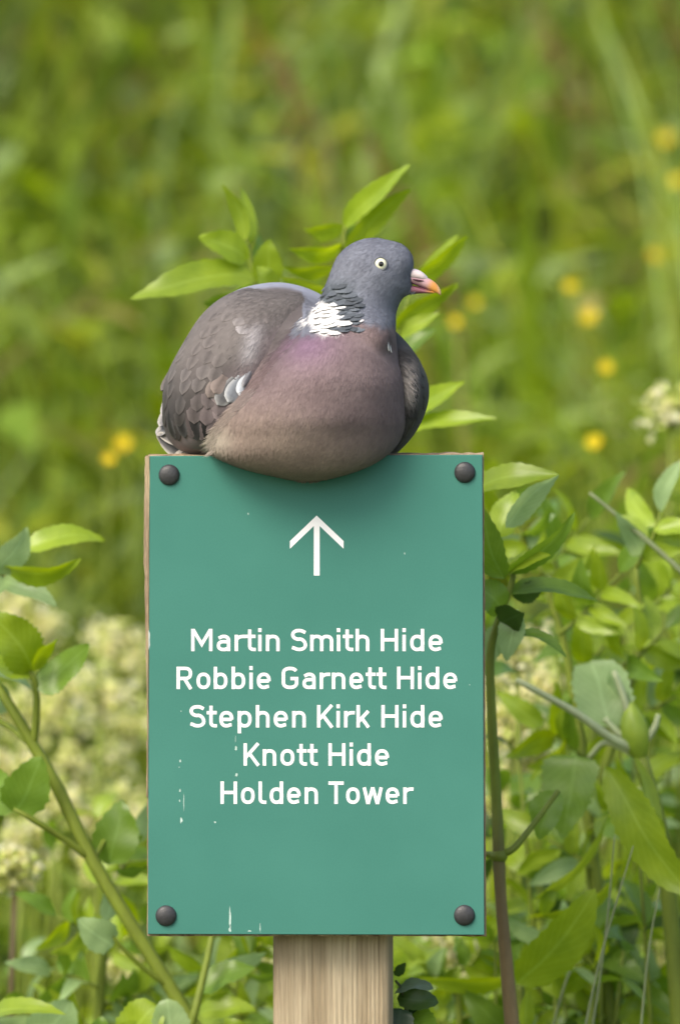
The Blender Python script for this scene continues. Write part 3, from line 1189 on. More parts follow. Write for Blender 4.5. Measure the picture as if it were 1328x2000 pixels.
GR = (0.13, 0.13, 0.14)
PE = (0.50, 0.48, 0.44)
tail = link('tail', mesh('tail', Bn(np.array([B_ for B_ in [(400, 250, 800), (330, 330, 840), (330, 330, 872), (400, 250, 870), (360, 180, 820), (350, 180, 872)]])), [(0, 1, 4), (1, 2, 5, 4), (2, 3, 5), (0, 4, 5, 3), (0, 3, 2, 1)], True, np.tile(np.array([0.1, 0.1, 0.11]), (6, 1)), origin=PG), pigeon, M_FEATHER)
for (pts, wid, wdir, c, e) in [
    ([(350, 60, 700), (328, 70, 735), (313, 80, 762)], 40, (0.5, -1.6, 0.25), (0.115, 0.105, 0.10), (0.20, 0.18, 0.165)),
    ([(350, 80, 735), (328, 85, 775), (314, 95, 812)], 44, (0.6, -1.6, 0.3), (0.17, 0.165, 0.18), (0.46, 0.45, 0.44)),
    ([(345, 95, 775), (322, 100, 805), (309, 105, 832)], 40, (0.7, -1.5, 0.25), (0.16, 0.155, 0.16), (0.46, 0.45, 0.43)),
    ([(350, 100, 800), (322, 105, 830), (304, 110, 850)], 42, (0.7, -1.5, 0.4), (0.16, 0.16, 0.165), (0.48, 0.47, 0.45)),
    ([(380, 70, 845), (345, 85, 850), (304, 120, 843)], 26, (0.35, -1.0, 1.1), (0.10, 0.10, 0.10), (0.52, 0.50, 0.45)),
    ([(390, 60, 868), (345, 75, 862), (305, 110, 846)], 26, (0.30, -0.9, 1.2), (0.14, 0.135, 0.13), (0.55, 0.53, 0.48)),
    ([(375, 80, 880), (335, 95, 876), (303, 120, 852)], 40, (0.35, -0.5, 1.2), (0.09, 0.09, 0.09), (0.45, 0.43, 0.38)),
    ([(395, 50, 876), (368, 55, 880), (340, 62, 886)], 16, (0.3, -1.0, 0.7), (0.40, 0.38, 0.33), (0.60, 0.57, 0.50)),
    ([(372, 56, 868), (355, 60, 878), (342, 62, 890)], 14, (0.7, -0.8, 0.2), (0.36, 0.33, 0.28), (0.58, 0.55, 0.48)),
]:
    quill(pts, wid, wdir, c, e, 'feather', tail)

# neck feathers: shingled ruffled rows, dark above, white below
NP = [(640, 548), (672, 556), (700, 580), (708, 610), (704, 640), (680, 652), (640, 656), (616, 650), (616, 622), (618, 585), (626, 562)]
WPOLY = [(602, 588), (630, 588), (654, 600), (668, 616), (660, 634), (690, 650), (662, 668), (590, 668), (594, 620)]
row = 648.0
k = 0
while row > 546:
    xx = 590 + rnd.uniform(0, 14)
    while xx < 712:
        X_, Z_ = xx + rnd.uniform(-5, 5), row + rnd.uniform(-3, 3) + (xx - 650) * 0.05
        if inside(NP, X_, Z_):
            tipx, tipz = X_ + 4, Z_ + 14
            if inside(WPOLY, tipx, tipz) and rnd.random() < 0.95:
                cc = np.array([0.80, 0.80, 0.79]) * rnd.uniform(0.96, 1.0)
                ee = cc
            else:
                cc = np.array([0.105, 0.120, 0.140]) * rnd.uniform(0.6, 1.25)
                ee = cc * 1.12
            feather(BV, X_, Z_ - 8, rnd.uniform(0.0, 0.3), 1.0, rnd.uniform(20, 27), rnd.uniform(25, 38), cc, ee, body, lift=rnd.uniform(3.5, 8.0), sink=-2.5, name='neck_feather', mat=M_PLUME, shaft=False, tipk=0.15)
        xx += rnd.uniform(12, 19)
    row -= 9.2
    k += 1
# stray white / pale tufts by the far shoulder
for (x, z, L_, W_, c) in [(758, 668, 26, 9, (0.62, 0.60, 0.58)), (762, 674, 22, 7, (0.70, 0.68, 0.66)), (703, 628, 16, 12, (0.52, 0.5, 0.5))]:
    feather(BV, x, z - 6, 0.1, 1.0, L_, W_, c, c, body, lift=4.5, sink=-1, name='breast_feather', mat=M_PLUME, shaft=False, tipk=0.3)


# fine hair-like barbs over the soft plumage
def barbs(name, v, q, colfn, n, region, L, W, lift, parent, flow, jitter=0.16, colmul=1.0):
    a = v[q[:, 0]]
    b = v[q[:, 2]]
    cen = v[q].mean(1)
    nr = np.cross(v[q[:, 2]] - v[q[:, 0]], v[q[:, 3]] - v[q[:, 1]])
    nr /= np.linalg.norm(nr, axis=1)[:, None] + 1e-9
    m = region(cen) & (nr[:, 1] < 0.45)
    ids = np.where(m)[0]
    pick = rng.choice(ids, n)
    p = cen[pick] + rng.uniform(-2, 2, (n, 3))
    nn = nr[pick]
    p = p - nn * ((p - cen[pick]) * nn).sum(1)[:, None]
    f = flow(p) + rng.normal(0, 0.22, (n, 3))
    f = f - nn * (f * nn).sum(1)[:, None]
    f /= np.linalg.norm(f, axis=1)[:, None] + 1e-9
    s_ = np.cross(nn, f)
    LL = rng.uniform(0.6, 1.3, n)[:, None] * L
    ww = W * rng.uniform(0.7, 1.3, n)[:, None]
    lf = lift * rng.uniform(0.3, 1.4, n)[:, None]
    tri = [p - s_ * ww / 2 + nn * 0.2, p + s_ * ww / 2 + nn * 0.2, p + f * LL * 0.55 + s_ * ww * 0.36 + nn * lf * 0.75, p + f * LL * 0.55 - s_ * ww * 0.36 + nn * lf * 0.75,
           p + f * LL + nn * lf * 0.8]
    V_ = np.stack(tri, 1).reshape(-1, 3)
    cc = colfn(p) * (1 + rng.normal(0, jitter, n))[:, None] * colmul
    cc = np.clip(np.repeat(cc, 5, axis=0), 0.01, 0.9)
    F_ = []
    for i in range(n):
        k5 = i * 5
        F_ += [(k5, k5 + 1, k5 + 2, k5 + 3), (k5 + 3, k5 + 2, k5 + 4)]
    o_ = link(name, mesh(name, Bn(V_), F_, True, cc, origin=PG), parent, M_PLUME)
    o_['kind'] = 'stuff'
    return o_


def flow_breast(p):
    f = p - np.array([690, 0, 560])
    f = f / np.linalg.norm(f, axis=1)[:, None]
    f[:, 2] += 0.25
    return f


def flow_head(p):
    f = np.tile(np.array([-0.75, 0, 0.65]), (len(p), 1))
    f[:, 0] += (720 - p[:, 0]) * -0.003
    return f


barbs('breast_down', bv, bq, body_col, 30000, lambda c: (c[:, 2] > 645) & (c[:, 1] < 60), 13, 1.3, 0.7, body, flow_breast, 0.06)
barbs('head_down', bv, bq, body_col, 9000, lambda c: (c[:, 2] < 660) & (c[:, 0] > 600) & (c[:, 0] < 812) & (((c[:, 0] - 743) ** 2 + (c[:, 2] - 517) ** 2) > 17 ** 2) & (c[:, 1] < 60), 9, 1.5, 0.9, body, flow_head, 0.10)
barbs('wing_down', lw_v, lw_q, lambda p: wing_col(p, 'l'), 5500, lambda c: (c[:, 1] < 120) & (c[:, 2] < 735) & (c[:, 0] + rng.normal(0, 28, len(c)) > 490), 13, 1.5, 1.0, lwing, lambda p: np.tile(np.array([-0.55, 0, 0.8]), (len(p), 1)), 0.09, 1.15)
barbs('wing_down', rw_v, rw_q, lambda p: wing_col(p, 'r'), 1500, lambda c: (c[:, 1] < 60) & (c[:, 0] < 815) & (c[:, 2] > 680) & (c[:, 2] < 810), 15, 1.6, 3.0, rwing, lambda p: np.tile(np.array([0.5, 0, 0.8]), (len(p), 1)))


# frayed edge where flank down lies over the folded wing
def fringe():
    vs, cs, fs = [], [], []
    edge = catmull(np.array([(595, 625), (560, 668), (520, 720), (488, 765), (462, 795), (432, 828), (414, 858), (408, 882)], float), 12)
    for i in range(1500):
        u = rnd.uniform(0, len(edge) - 1.01)
        e = edge[int(u)] * (1 - u % 1) + edge[int(u) + 1] * (u % 1)
        x, z = e[0] + rnd.uniform(-6, 12), e[1] + rnd.uniform(-6, 6)
        hb = BV.ray_cast(Vector((x, -800, z)), Vector((0, 1, 0)))
        hw = LB.ray_cast(Vector((x, -800, z)), Vector((0, 1, 0)))
        d0 = min(h[0].y for h in (hb, hw) if h[0] is not None) - 1.5
        a = math.atan2(0.75 + rnd.uniform(-0.3, 0.3), -1.0)
        L_ = rnd.uniform(9, 22)
        w_ = rnd.uniform(0.8, 1.6)
        dx, dz = math.cos(a) * L_, math.sin(a) * L_
        tx, tz = x + dx, z + dz
        h2 = LB.ray_cast(Vector((tx, -800, tz)), Vector((0, 1, 0)))
        hb2 = BV.ray_cast(Vector((tx, -800, tz)), Vector((0, 1, 0)))
        dd = [h[0].y for h in (h2, hb2) if h[0] is not None]
        d1 = max(min(dd) - 5 if dd else d0, d0 - 14)
        b0 = len(vs)
        nx_, nz_ = -dz / L_ * w_, dx / L_ * w_
        vs += [(x - nx_, d0, z - nz_), (x + nx_, d0, z + nz_), (tx, d1, tz)]
        fs.append((b0, b0 + 1, b0 + 2))
        c = body_col(np.array([[x + 14, d0, z]]))[0]
        c = (c * 0.8 + np.array([0.42, 0.39, 0.37]) * 0.2 if z > 760 else c)
        cs += [c * rnd.uniform(0.8, 1.2)] * 3
    o_ = link('flank_fringe', mesh('flank_fringe', Bn(np.array(vs)), fs, True, np.array(cs), origin=PG), body, M_PLUME)
    o_['kind'] = 'stuff'


fringe()

# eye
he = BV.ray_cast(Vector((743, -800, 517)), Vector((0, 1, 0)))
ed = he[0].y


def disc_dome(name, cx, cd, cz, r_, bulge, material, parent, inner=0.0, n=28, tilt=0.16, full=None):
    vs, fs = [], []
    rings = 7
    for i in range(rings + 1):
        u = inner + (1 - inner) * i / rings
        for k in range(n):
            a = 2 * math.pi * k / n
            x_, z_ = r_ * u * math.cos(a), r_ * u * math.sin(a)
            vs.append((cx + x_, cd - bulge * math.sqrt(max(0, 1 - (u * r_ / (full or r_)) ** 2 * 0.96)) + tilt * x_ * 0.35, cz + z_))
    for i in range(rings):
        for k in range(n):
            k2 = (k + 1) % n
            fs.append((i * n + k, i * n + k2, (i + 1) * n + k2, (i + 1) * n + k))
    if inner == 0.0:
        pass
    return link(name, mesh(name, Bn(np.array(vs)), fs, True, origin=PG), parent, material)


M_RING = m_plain('eye_ring_skin', (0.10, 0.11, 0.125), 0.6, 0.3, 0.1)
eye = disc_dome('eye', 743, ed + 1.0, 517, 11.8, 5.5, M_EYE_L, pigeon)
disc_dome('pupil', 743.8, ed + 0.4, 517.2, 5.0, 5.5, M_EYE_D, eye, full=11.8)
# torus lid
vs, fs = [], []
for k in range(36):
    a = 2 * math.pi * k / 36
    for j in range(8):
        b = 2 * math.pi * j / 8
        rr = 12.6 + 1.7 * math.cos(b)
        vs.append((743 + rr * math.cos(a), ed - 0.6 + 1.8 * math.sin(b) + 0.05 * rr * math.cos(a), 517 + rr * math.sin(a)))
for k in range(36):
    for j in range(8):
        k2, j2 = (k + 1) % 36, (j + 1) % 8
        fs.append((k * 8 + j, k2 * 8 + j, k2 * 8 + j2, k * 8 + j2))
link('eyelid', mesh('eyelid', Bn(np.array(vs)), fs, True, origin=PG), eye, M_RING)


# beak
def bill(name, secs, colfn, parent, e=2.2, n=20):
    T = np.array(secs, float)
    xs_ = np.linspace(T[0, 0], T[-1, 0], 26)
    vs, fs, cs = [], [], []
    for i, x in enumerate(xs_):
        top, bot, rd = [float(monotone(T[:, 0], T[:, k], np.array([x]))[0]) for k in (1, 2, 3)]
        for k in range(n):
            a = 2 * math.pi * k / n
            c, s_ = math.cos(a), math.sin(a)
            dd = rd * math.copysign(abs(c) ** (2 / e), c)
            zz = (top + bot) / 2 - (bot - top) / 2 * math.copysign(abs(s_) ** (2 / e), s_)
            vs.append((x, HD + dd, zz))
            cs.append(colfn(x, zz, (bot - zz) / max(bot - top, 1e-3)))
    for i in range(len(xs_) - 1):
        for k in range(n):
            k2 = (k + 1) % n
            fs.append((i * n + k, (i + 1) * n + k, (i + 1) * n + k2, i * n + k2))
    fs.append(tuple(range(n)))
    fs.append(tuple((len(xs_) - 1) * n + k for k in range(n - 1, -1, -1)))
    return link(name, mesh(name, Bn(np.array(vs)), fs, True, np.array(cs), origin=PG), parent, M_BEAK)


ORANGE = np.array([0.74, 0.34, 0.08])
PINK = np.array([0.44, 0.17, 0.22])
PURP = np.array([0.26, 0.12, 0.16])
CERE = np.array([0.70, 0.59, 0.59])


def upcol(x, z, v):
    t = float(sst(829, 848, np.array([x + (z - 555) * 0.5]))[0])
    c = (PINK * 0.6 + CERE * 0.4 * 1.0) * (1 - t) + ORANGE * t
    if x > 852:
        k = min(1, (x - 852) / 8)
        c = c * (1 - k * 0.6) + np.array([0.62, 0.50, 0.38]) * k * 0.6
    if v < 0.12 and x < 835:
        c = c * 0.5 + PURP * 0.5
    return c


beak = bill('beak', [(786, 531, 552, 15), (800, 532, 554, 15), (815, 536, 558, 13.5), (828, 540, 563, 11.5), (840, 545, 568, 9.5), (850, 552, 571.5, 7), (857, 560, 574.5, 4.2), (861, 569, 577, 1.5)], upcol, pigeon)
bill('lower_mandible', [(786, 555, 574, 13), (800, 556, 574, 12.5), (815, 559, 573.5, 11), (828, 563, 573, 9), (840, 567, 573, 6.5), (849, 570, 572.6, 3)],
     lambda x, z, v: (PINK * 0.7 + PURP * 0.3) * (0.75 if x < 822 else 1.0) * (1 - min(1, max(0, (x - 828) / 14))) + ORANGE * 0.9 * min(1, max(0, (x - 828) / 14)), beak)
bill('cere', [(786, 527, 543, 12), (795, 524.5, 545, 16), (808, 524.5, 547, 17), (818, 527.5, 548, 15.5), (827, 533, 549.5, 12), (835, 541, 550, 5)],
     lambda x, z, v: CERE * (1.0 if v > 0.3 else 0.72) + (np.array([0.06, 0.02, 0.03]) if v < 0.3 else 0), beak)
# nostril slit and gape line
for nm, pts, rr in (('nostril', [(806, HD - 15.0, 546), (816, HD - 14.6, 548), (827, HD - 11.5, 549)], [1.0, 2.0, 0.8]),
                    ('gape', [(798, HD - 14.6, 549), (812, HD - 13.4, 556), (828, HD - 10.4, 563), (842, HD - 6.5, 568)], [0.8, 1.1, 1.0, 0.5])):
    tv, tf = tube(pts, rr, 5, 6)
    link(nm, mesh(nm, Bn(tv), tf, True, np.tile(np.array([0.07, 0.02, 0.035]), (len(tv), 1)), origin=PG), beak, M_BEAK)


# ------------------------------------------------------------------ plants
BRIGHT = (0.285, 0.390, 0.030)
MID = (0.165, 0.275, 0.035)
DARK = (0.055, 0.105, 0.020)
PALE = (0.310, 0.430, 0.190)
LIME = (0.330, 0.440, 0.050)


def leaf_geo(base, tip, width, nrm, arch=0.1, fold=0.25, teeth=9, cup=0.0, shape=(0.62, 0.95), curl=0.0):
    base, tip = np.array(tuple(base)), np.array(tuple(tip))
    ax = tip - base
    L = np.linalg.norm(ax)
    a = ax / L
    nrm = np.array(tuple(nrm), float)
    nrm -= a * (nrm @ a)
    nrm /= np.linalg.norm(nrm)
    s_ = np.cross(a, nrm)
    NT = 2 * teeth + 1 if teeth else 13
    cols_ = (-1, -0.55, 0, 0.55, 1)
    pk = shape[0] / (shape[0] + shape[1])
    norm = pk ** shape[0] * (1 - pk) ** shape[1]
    vs, uv, fs = [], [], []
    p1, p2, asym = rnd.uniform(0, 6), rnd.uniform(0, 6), rnd.uniform(-0.12, 0.12)
    for i in range(NT):
        t = i / (NT - 1)
        wv = 0.5 * width * (t ** shape[0]) * ((1 - t) ** shape[1]) / norm
        saw = (0.062 * width * rnd.uniform(0.6, 1.3) if (i % 2) else 0.0) * (1 if 0.08 < t < 0.97 else 0) * (1 - 0.5 * t)
        cen = base + ax * t + nrm * (arch * L * 4 * t * (1 - t)) - nrm * curl * L * t ** 3
        for c in cols_:
            w_ = (wv * (1 + asym * (1 if c > 0 else -1)) + (saw if abs(c) == 1 else 0)) * c
            vs.append(cen + s_ * w_ + nrm * (abs(w_) * fold) + nrm * cup * width * (0.05 * math.sin(t * 9 + c * 2 + p1) + 0.05 * c * math.sin(t * 14 + p2)) + s_ * L * 0.02 * math.sin(t * 5 + p1))
            uv.append((t, c))
    for i in range(NT - 1):
        for j in range(4):
            fs.append((i * 5 + j, i * 5 + j + 1, (i + 1) * 5 + j + 1, (i + 1) * 5 + j))
    return np.array(vs), fs, np.array(uv)


class Plant:
    def __init__(self, name, label, cat, foot, group=None):
        self.o = Vector(foot)
        self.r = thing(name, label, cat, foot, group)

    def stem(self, pts, radii, cols, n=4, sides=8, name='stem'):
        pts, radii, cols = [Vector(p) for p in pts], list(radii), [np.array(q, float) for q in cols]
        if len(pts) > 2:
            l0, l1 = (pts[1] - pts[0]).length, (pts[2] - pts[1]).length
            if l0 > 2.2 * l1:
                k = l1 / l0
                pts.insert(1, pts[1].lerp(pts[0], k))
                radii.insert(1, radii[1])
                cols.insert(1, cols[1])
                pts.insert(1, pts[0].lerp(pts[1], 0.5))
                radii.insert(1, (radii[0] + radii[1]) / 2)
                cols.insert(1, cols[0])
        v, f = tube(pts, radii, n, sides)
        c = catmull(np.array(cols, float), n) if len(cols) > 2 else None
        if c is None:
            c = np.linspace(np.array(cols[0]), np.array(cols[-1]), len(v) // sides)
        c = np.repeat(c[:len(v) // sides], sides, axis=0)
        if len(c) < len(v):
            c = np.vstack([c, np.tile(c[-1], (len(v) - len(c), 1))])
        return link(name, mesh(name, v, f, True, np.clip(c, 0.005, 1), origin=self.o), self.r, M_STEM)

    def leaf(self, b, t, w, col, d0, d1=None, roll=0.0, arch=0.08, fold=0.2, teeth=9, shape=(0.62, 0.95), curl=0.0, cup=0.6):
        """b, t in photo pixels at depths d0, d1 (m); roll turns the blade about its axis from facing the viewer"""
        d1 = d0 if d1 is None else d1
        pb, ptp = P(*b, d0), P(*t, d1)
        a = (ptp - pb).normalized()
        nr = -FWD
        nr = (nr - a * nr.dot(a)).normalized()
        nr = Matrix.Rotation(R(roll), 3, a) @ nr
        v, f, uv = leaf_geo(pb, ptp, w * S * (DIST + d0) / DIST, nr, arch, fold, teeth, cup, shape, curl)
        c = np.array(col) * rnd.uniform(0.88, 1.12)
        return link('leaf', mesh('leaf', v, f, True, np.tile(c, (len(v), 1)), uv, origin=self.o), self.r, M_LEAF)


def foot(px, d, row=1900):
    p = P(px, row, d)
    return Vector((p.x, p.y, float(ground_h(p.x, p.y)) - 0.01))


GST = (0.17, 0.225, 0.025)
BST = (0.27, 0.19, 0.085)

# --- elder shoot leaning on the left of the sign
D = 0.26
pl = Plant('elder_shoot', 'leaning green elder stem with broad leaves left of the sign', 'shrub', foot(470, D))
pl.stem([pl.o, P(440, 2120, D), P(352, 1960, D), P(262, 1815, D), P(180, 1678, D), P(118, 1548, D), P(66, 1455, D), P(20, 1378, D), P(-30, 1300, D + .01)],
        [0.006, 0.0052, 0.0048, 0.0046, 0.0046, 0.0042, 0.0040, 0.0034, 0.003], [BST, GST, GST, GST, GST, GST, GST, GST, GST])
pl.stem([P(66, 1455, D), P(72, 1395, D - .005), P(68, 1330, D - .01), P(40, 1290, D - .01)], [0.0027, 0.0024, 0.002, 0.0016], [GST] * 4, name='branch')
pl.stem([P(176, 1676, D), P(120, 1635, D - .01), P(60, 1598, D - .02), P(28, 1580, D - .02)], [0.0026, 0.0022, 0.0019, 0.0015], [GST] * 4, name='branch')
pl.stem([P(182, 1682, D), P(205, 1640, D + .02), P(222, 1600, D + .03)], [0.002, 0.0016, 0.0012], [GST] * 3, name='branch')
pl.stem([P(335, 1930, D), P(280, 1890, D - .01), P(225, 1835, D - .02), P(205, 1800, D - .02)], [0.0018, 0.0016, 0.0013, 0.001], [GST] * 4, name='branch')
pl.stem([P(55, 1448, D), P(20, 1420, D + .02), P(-40, 1390, D + .02)], [0.0025, 0.0022, 0.002], [GST] * 3, name='branch')
pl.leaf((30, 1588), (84, 1478), 92, MID, D - .02, D - .02, 15, 0.05, 0.1, 6, (0.45, 0.85))
pl.leaf((30, 1582), (-30, 1500), 70, MID, D - .02, D, -20, 0.05, 0.1, 8, (0.4, 0.6))
pl.leaf((215, 1690), (240, 1562), 88, MID, D + .02, D + .02, -10, 0.05, 0.12, 6, (0.5, 0.85))
pl.leaf((225, 1640), (282, 1632), 34, MID, D + .02, D + .03, 40, 0.1, 0.2, 9)
pl.leaf((228, 1700), (290, 1690), 40, MID, D + .03, D + .03, 60, 0.1, 0.2, 9)
pl.leaf((220, 1850), (150, 1795), 66, PALE, D - .02, D - .03, 10, 0.08, 0.1, 6, (0.5, 0.9))
pl.leaf((208, 1800), (215, 1715), 46, PALE, D + .03, D + .03, 40, 0.08, 0.1, 9)
# cluster at the end of the upright branch
pl.leaf((72, 1345), (175, 1256), 62, MID, D - .01, D - .02, -25, -0.12, 0.15, 12, (0.45, 0.8))
pl.leaf((66, 1310), (-20, 1195), 90, BRIGHT, D - .01, D - .03, 20, 0.12, 0.2, 12, (0.5, 0.7))
pl.leaf((66, 1312), (112, 1248), 40, BRIGHT, D - .015, D - .03, 55, -0.1, 0.2, 10)
pl.leaf((60, 1322), (-60, 1290), 70, BRIGHT, D - .015, D - .03, 60, 0.05, 0.2, 12)
pl.leaf((64, 1345), (-30, 1318), 40, PALE, D + .01, D - .0, 70, 0.1, 0.2, 10)
pl.leaf((15, 1390), (-40, 1330), 50, PALE, D + .01, D - .0, 30, 0.1, 0.2, 10)
# top spray
pl.stem([P(-30, 1300, D + .01), P(-40, 1200, D + .02), P(0, 1125, D), P(30, 1095, D)], [0.003, 0.0022, 0.0016, 0.0012], [GST] * 4, name='branch')
pl.leaf((8, 1108), (158, 1090), 58, BRIGHT, D - .02, D - .04, 48, 0.16, 0.3, 9)
pl.leaf((45, 1070), (205, 1056), 56, BRIGHT, D + .02, D + .03, -40, 0.14, 0.3, 9)
pl.leaf((28, 1098), (190, 1050), 42, MID, D + .03, D + .04, -70, 0.12, 0.3, 9)
pl.leaf((-10, 1118), (54, 1030), 66, PALE, D - .02, D - .03, 30, 0.1, 0.25, 12)
pl.leaf((0, 1135), (110, 1186), 48, PALE, D, D - .02, -30, 0.16, 0.3, 14, (0.5, 0.8))
pl.leaf((15, 1130), (-60, 1180), 50, PALE, D, D - .02, 30, 0.1, 0.3, 9)
pl.leaf((-5, 1120), (-60, 1050), 60, BRIGHT, D, D - .02, 30, 0.1, 0.3, 9)

# --- elder shoot behind the bird's back
D = 0.36
pl = Plant('elder_shoot', 'elder shoot spreading bright leaves behind the tail side of the pigeon', 'shrub', foot(600, D))
pl.stem([pl.o, P(590, 1900, D), P(565, 1200, D), P(520, 700, D), P(492, 520, D), P(480, 470, D)], [0.006, 0.005, 0.004, 0.0028, 0.002, 0.0012], [BST, BST, GST, GST, GST, GST])
for a in [((505, 545), (252, 582), 74, BRIGHT, D - .02, D - .05, 35, 0.10, 0.3),
          ((480, 470), (436, 360), 34, LIME, D, D - .02, -30, -0.12, 0.3),
          ((487, 478), (470, 362), 30, BRIGHT, D + .01, D + .02, 40, 0.06, 0.3),
          ((486, 505), (388, 460), 58, BRIGHT, D - .02, D - .04, 20, 0.06, 0.2),
          ((520, 560), (528, 466), 58, BRIGHT, D - .03, D - .04, 5, 0.06, 0.15),
          ((500, 560), (395, 592), 66, MID, D + .03, D + .02, -50, 0.08, 0.25),
          ((495, 520), (505, 455), 34, MID, D + .02, D + .03, 50, 0.06, 0.2),
          ((530, 575), (500, 520), 52, LIME, D - .04, D - .05, 40, 0.08, 0.2)]:
    pl.leaf(*a)

# --- elder shoot behind the bird's head
pl = Plant('elder_shoot', 'upright elder shoot with arching leaf pairs behind the head of the pigeon', 'shrub', foot(640, D + .03))
pl.stem([pl.o, P(640, 1900, D + .03), P(655, 1200, D + .02), P(668, 700, D), P(670, 520, D), P(674, 432, D)], [0.006, 0.005, 0.004, 0.0026, 0.0018, 0.0012], [BST, BST, GST, GST, GST, GST])
for a in [((673, 450), (803, 320), 44, BRIGHT, D, D - .04, -25, 0.10, 0.3),
          ((670, 485), (806, 368), 44, BRIGHT, D - .01, D - .03, 25, -0.04, 0.3),
          ((674, 440), (592, 444), 40, BRIGHT, D, D + .02, -45, 0.16, 0.3),
          ((668, 476), (562, 486), 42, BRIGHT, D, D - .02, -45, 0.16, 0.3),
          ((655, 520), (552, 520), 40, BRIGHT, D, D - .02, -50, 0.12, 0.3),
          ((640, 570), (546, 540), 44, LIME, D, D - .02, -40, 0.12, 0.3),
          ((668, 500), (690, 430), 26, MID, D + .02, D + .02, 30, 0.06, 0.2),
          ((650, 580), (580, 560), 44, BRIGHT, D, D - .02, -30, 0.12, 0.3)]:
    pl.leaf(*a)

# --- shoot to the right of the bird
pl = Plant('elder_shoot', 'elder shoot whose narrow leaves point up beside the beak of the pigeon', 'shrub', foot(700, D + .05))
pl.stem([pl.o, P(700, 1900, D + .04), P(720, 1200, D + .03), P(750, 850, D), P(775, 660, D), P(800, 580, D)], [0.006, 0.005, 0.004, 0.0026, 0.0018, 0.0012], [BST, BST, GST, GST, GST, GST])
for a in [((800, 570), (915, 458), 40, BRIGHT, D, D - .04, 30, -0.03, 0.35),
          ((806, 560), (898, 460), 30, LIME, D + .01, D - .02, -40, 0.03, 0.3),
          ((768, 650), (892, 552), 44, BRIGHT, D, D - .03, 30, -0.05, 0.35),
          ((780, 660), (860, 610), 34, LIME, D, D - .02, -30, 0.1, 0.3),
          ((770, 850), (972, 814), 40, BRIGHT, D, D - .03, -40, 0.06, 0.3),
          ((790, 830), (908, 742), 44, BRIGHT, D, D - .03, -30, 0.06, 0.3),
          ((780, 700), (850, 640), 40, MID, D + .03, D + .03, -30, 0.06, 0.3)]:
    pl.leaf(*a)

# --- elder stem right of the sign
D = 0.16
pl = Plant('elder_shoot', 'tall elder stem turning brown below, close behind the edge of the sign', 'shrub', foot(1015, D))
pl.stem([pl.o, P(1003, 2060, D), P(990, 1900, D), P(978, 1760, D), P(974, 1672, D), P(968, 1540, D), P(960, 1400, D), P(957, 1280, D), P(972, 1215, D), P(996, 1150, D), P(1006, 1105, D)],
        [0.0054, 0.0050, 0.0044, 0.0038, 0.0040, 0.0034, 0.0031, 0.0028, 0.0024, 0.0020, 0.0016], [BST, BST, BST, (0.19, 0.14, 0.06), (0.17, 0.16, 0.05), GST, GST, GST, GST, GST, GST])
v, f = tube([P(973, 1682, D), P(974, 1672, D), P(973, 1662, D)], [0.0045, 0.0056, 0.0045], 3)
link('stem_node', mesh('stem_node', v, f, True, np.tile(np.array(GST), (len(v), 1)), origin=pl.o), pl.r, M_STEM)
pl.stem([P(982, 1668, D), P(1005, 1655, D), P(1045, 1605, D + .01), P(1090, 1545, D + .02)], [0.0026, 0.0022, 0.0019, 0.0016], [GST] * 4, name='branch')
pl.stem([P(970, 1670, D), P(950, 1668, D + .01), P(920, 1660, D + .01)], [0.0024, 0.0019, 0.0016], [GST] * 3, name='branch')
for a in [((920, 960), (1092, 925), 62, BRIGHT, D + .02, D, -40, 0.10, 0.3),
          ((985, 1030), (1090, 928), 46, PALE, D, D - .02, 30, -0.08, 0.3),
          ((990, 1120), (1120, 1000), 46, MID, D, D - .02, 35, 0.12, 0.3),
          ((985, 1130), (935, 985), 66, MID, D - .02, D - .03, -25, 0.08, 0.3),
          ((992, 1120), (1075, 1082), 40, BRIGHT, D, D - .02, -45, 0.1, 0.3),
          ((1000, 1110), (940, 1080), 46, BRIGHT, D + .02, D + .03, -45, 0.1, 0.3),
          ((985, 1160), (1172, 1176), 46, MID, D, D + .02, -50, 0.12, 0.3),
          ((1000, 1165), (1062, 1130), 44, DARK, D + .01, D + .01, 25, 0.1, 0.2),
          ((985, 1190), (920, 1140), 66, MID, D - .01, D - .02, 20, 0.1, 0.2),
          ((975, 1215), (1022, 1196), 66, DARK, D - .01, D - .02, 20, 0.1, 0.1),
          ((1012, 1190), (990, 1292), 52, PALE, D - .01, D - .01, 20, 0.1, 0.2),
          ((975, 1220), (955, 1300), 50, PALE, D + .01, D + .01, 20, 0.1, 0.2),
          ((1000, 1240), (1106, 1286), 32, MID, D, D - .02, -50, 0.18, 0.3),
          ((970, 1050), (1010, 960), 60, LIME, D + .05, D + .06, -20, 0.1, 0.2),
          ((940, 1230), (925, 1150), 44, BRIGHT, D + .04, D + .06, -20, 0.1, 0.2),
          ((1090, 1545), (1050, 1640), 70, MID, D + .05, D + .05, 30, 0.1, 0.2)]:
    pl.leaf(*a)

# --- big-leaved plant at the right with a bud
D = 0.30
PSI = (0.40, 0.47, 0.26)
pl = Plant('teasel_plant', 'big-leaved pale-stalked plant with a closed green bud among the right-hand foliage', 'plant', foot(1330, D))
pl.stem([pl.o, P(1330, 2080, D), P(1310, 1800, D), P(1285, 1610, D), P(1250, 1480, D)], [0.007, 0.006, 0.0058, 0.0055, 0.005], [GST] * 5)
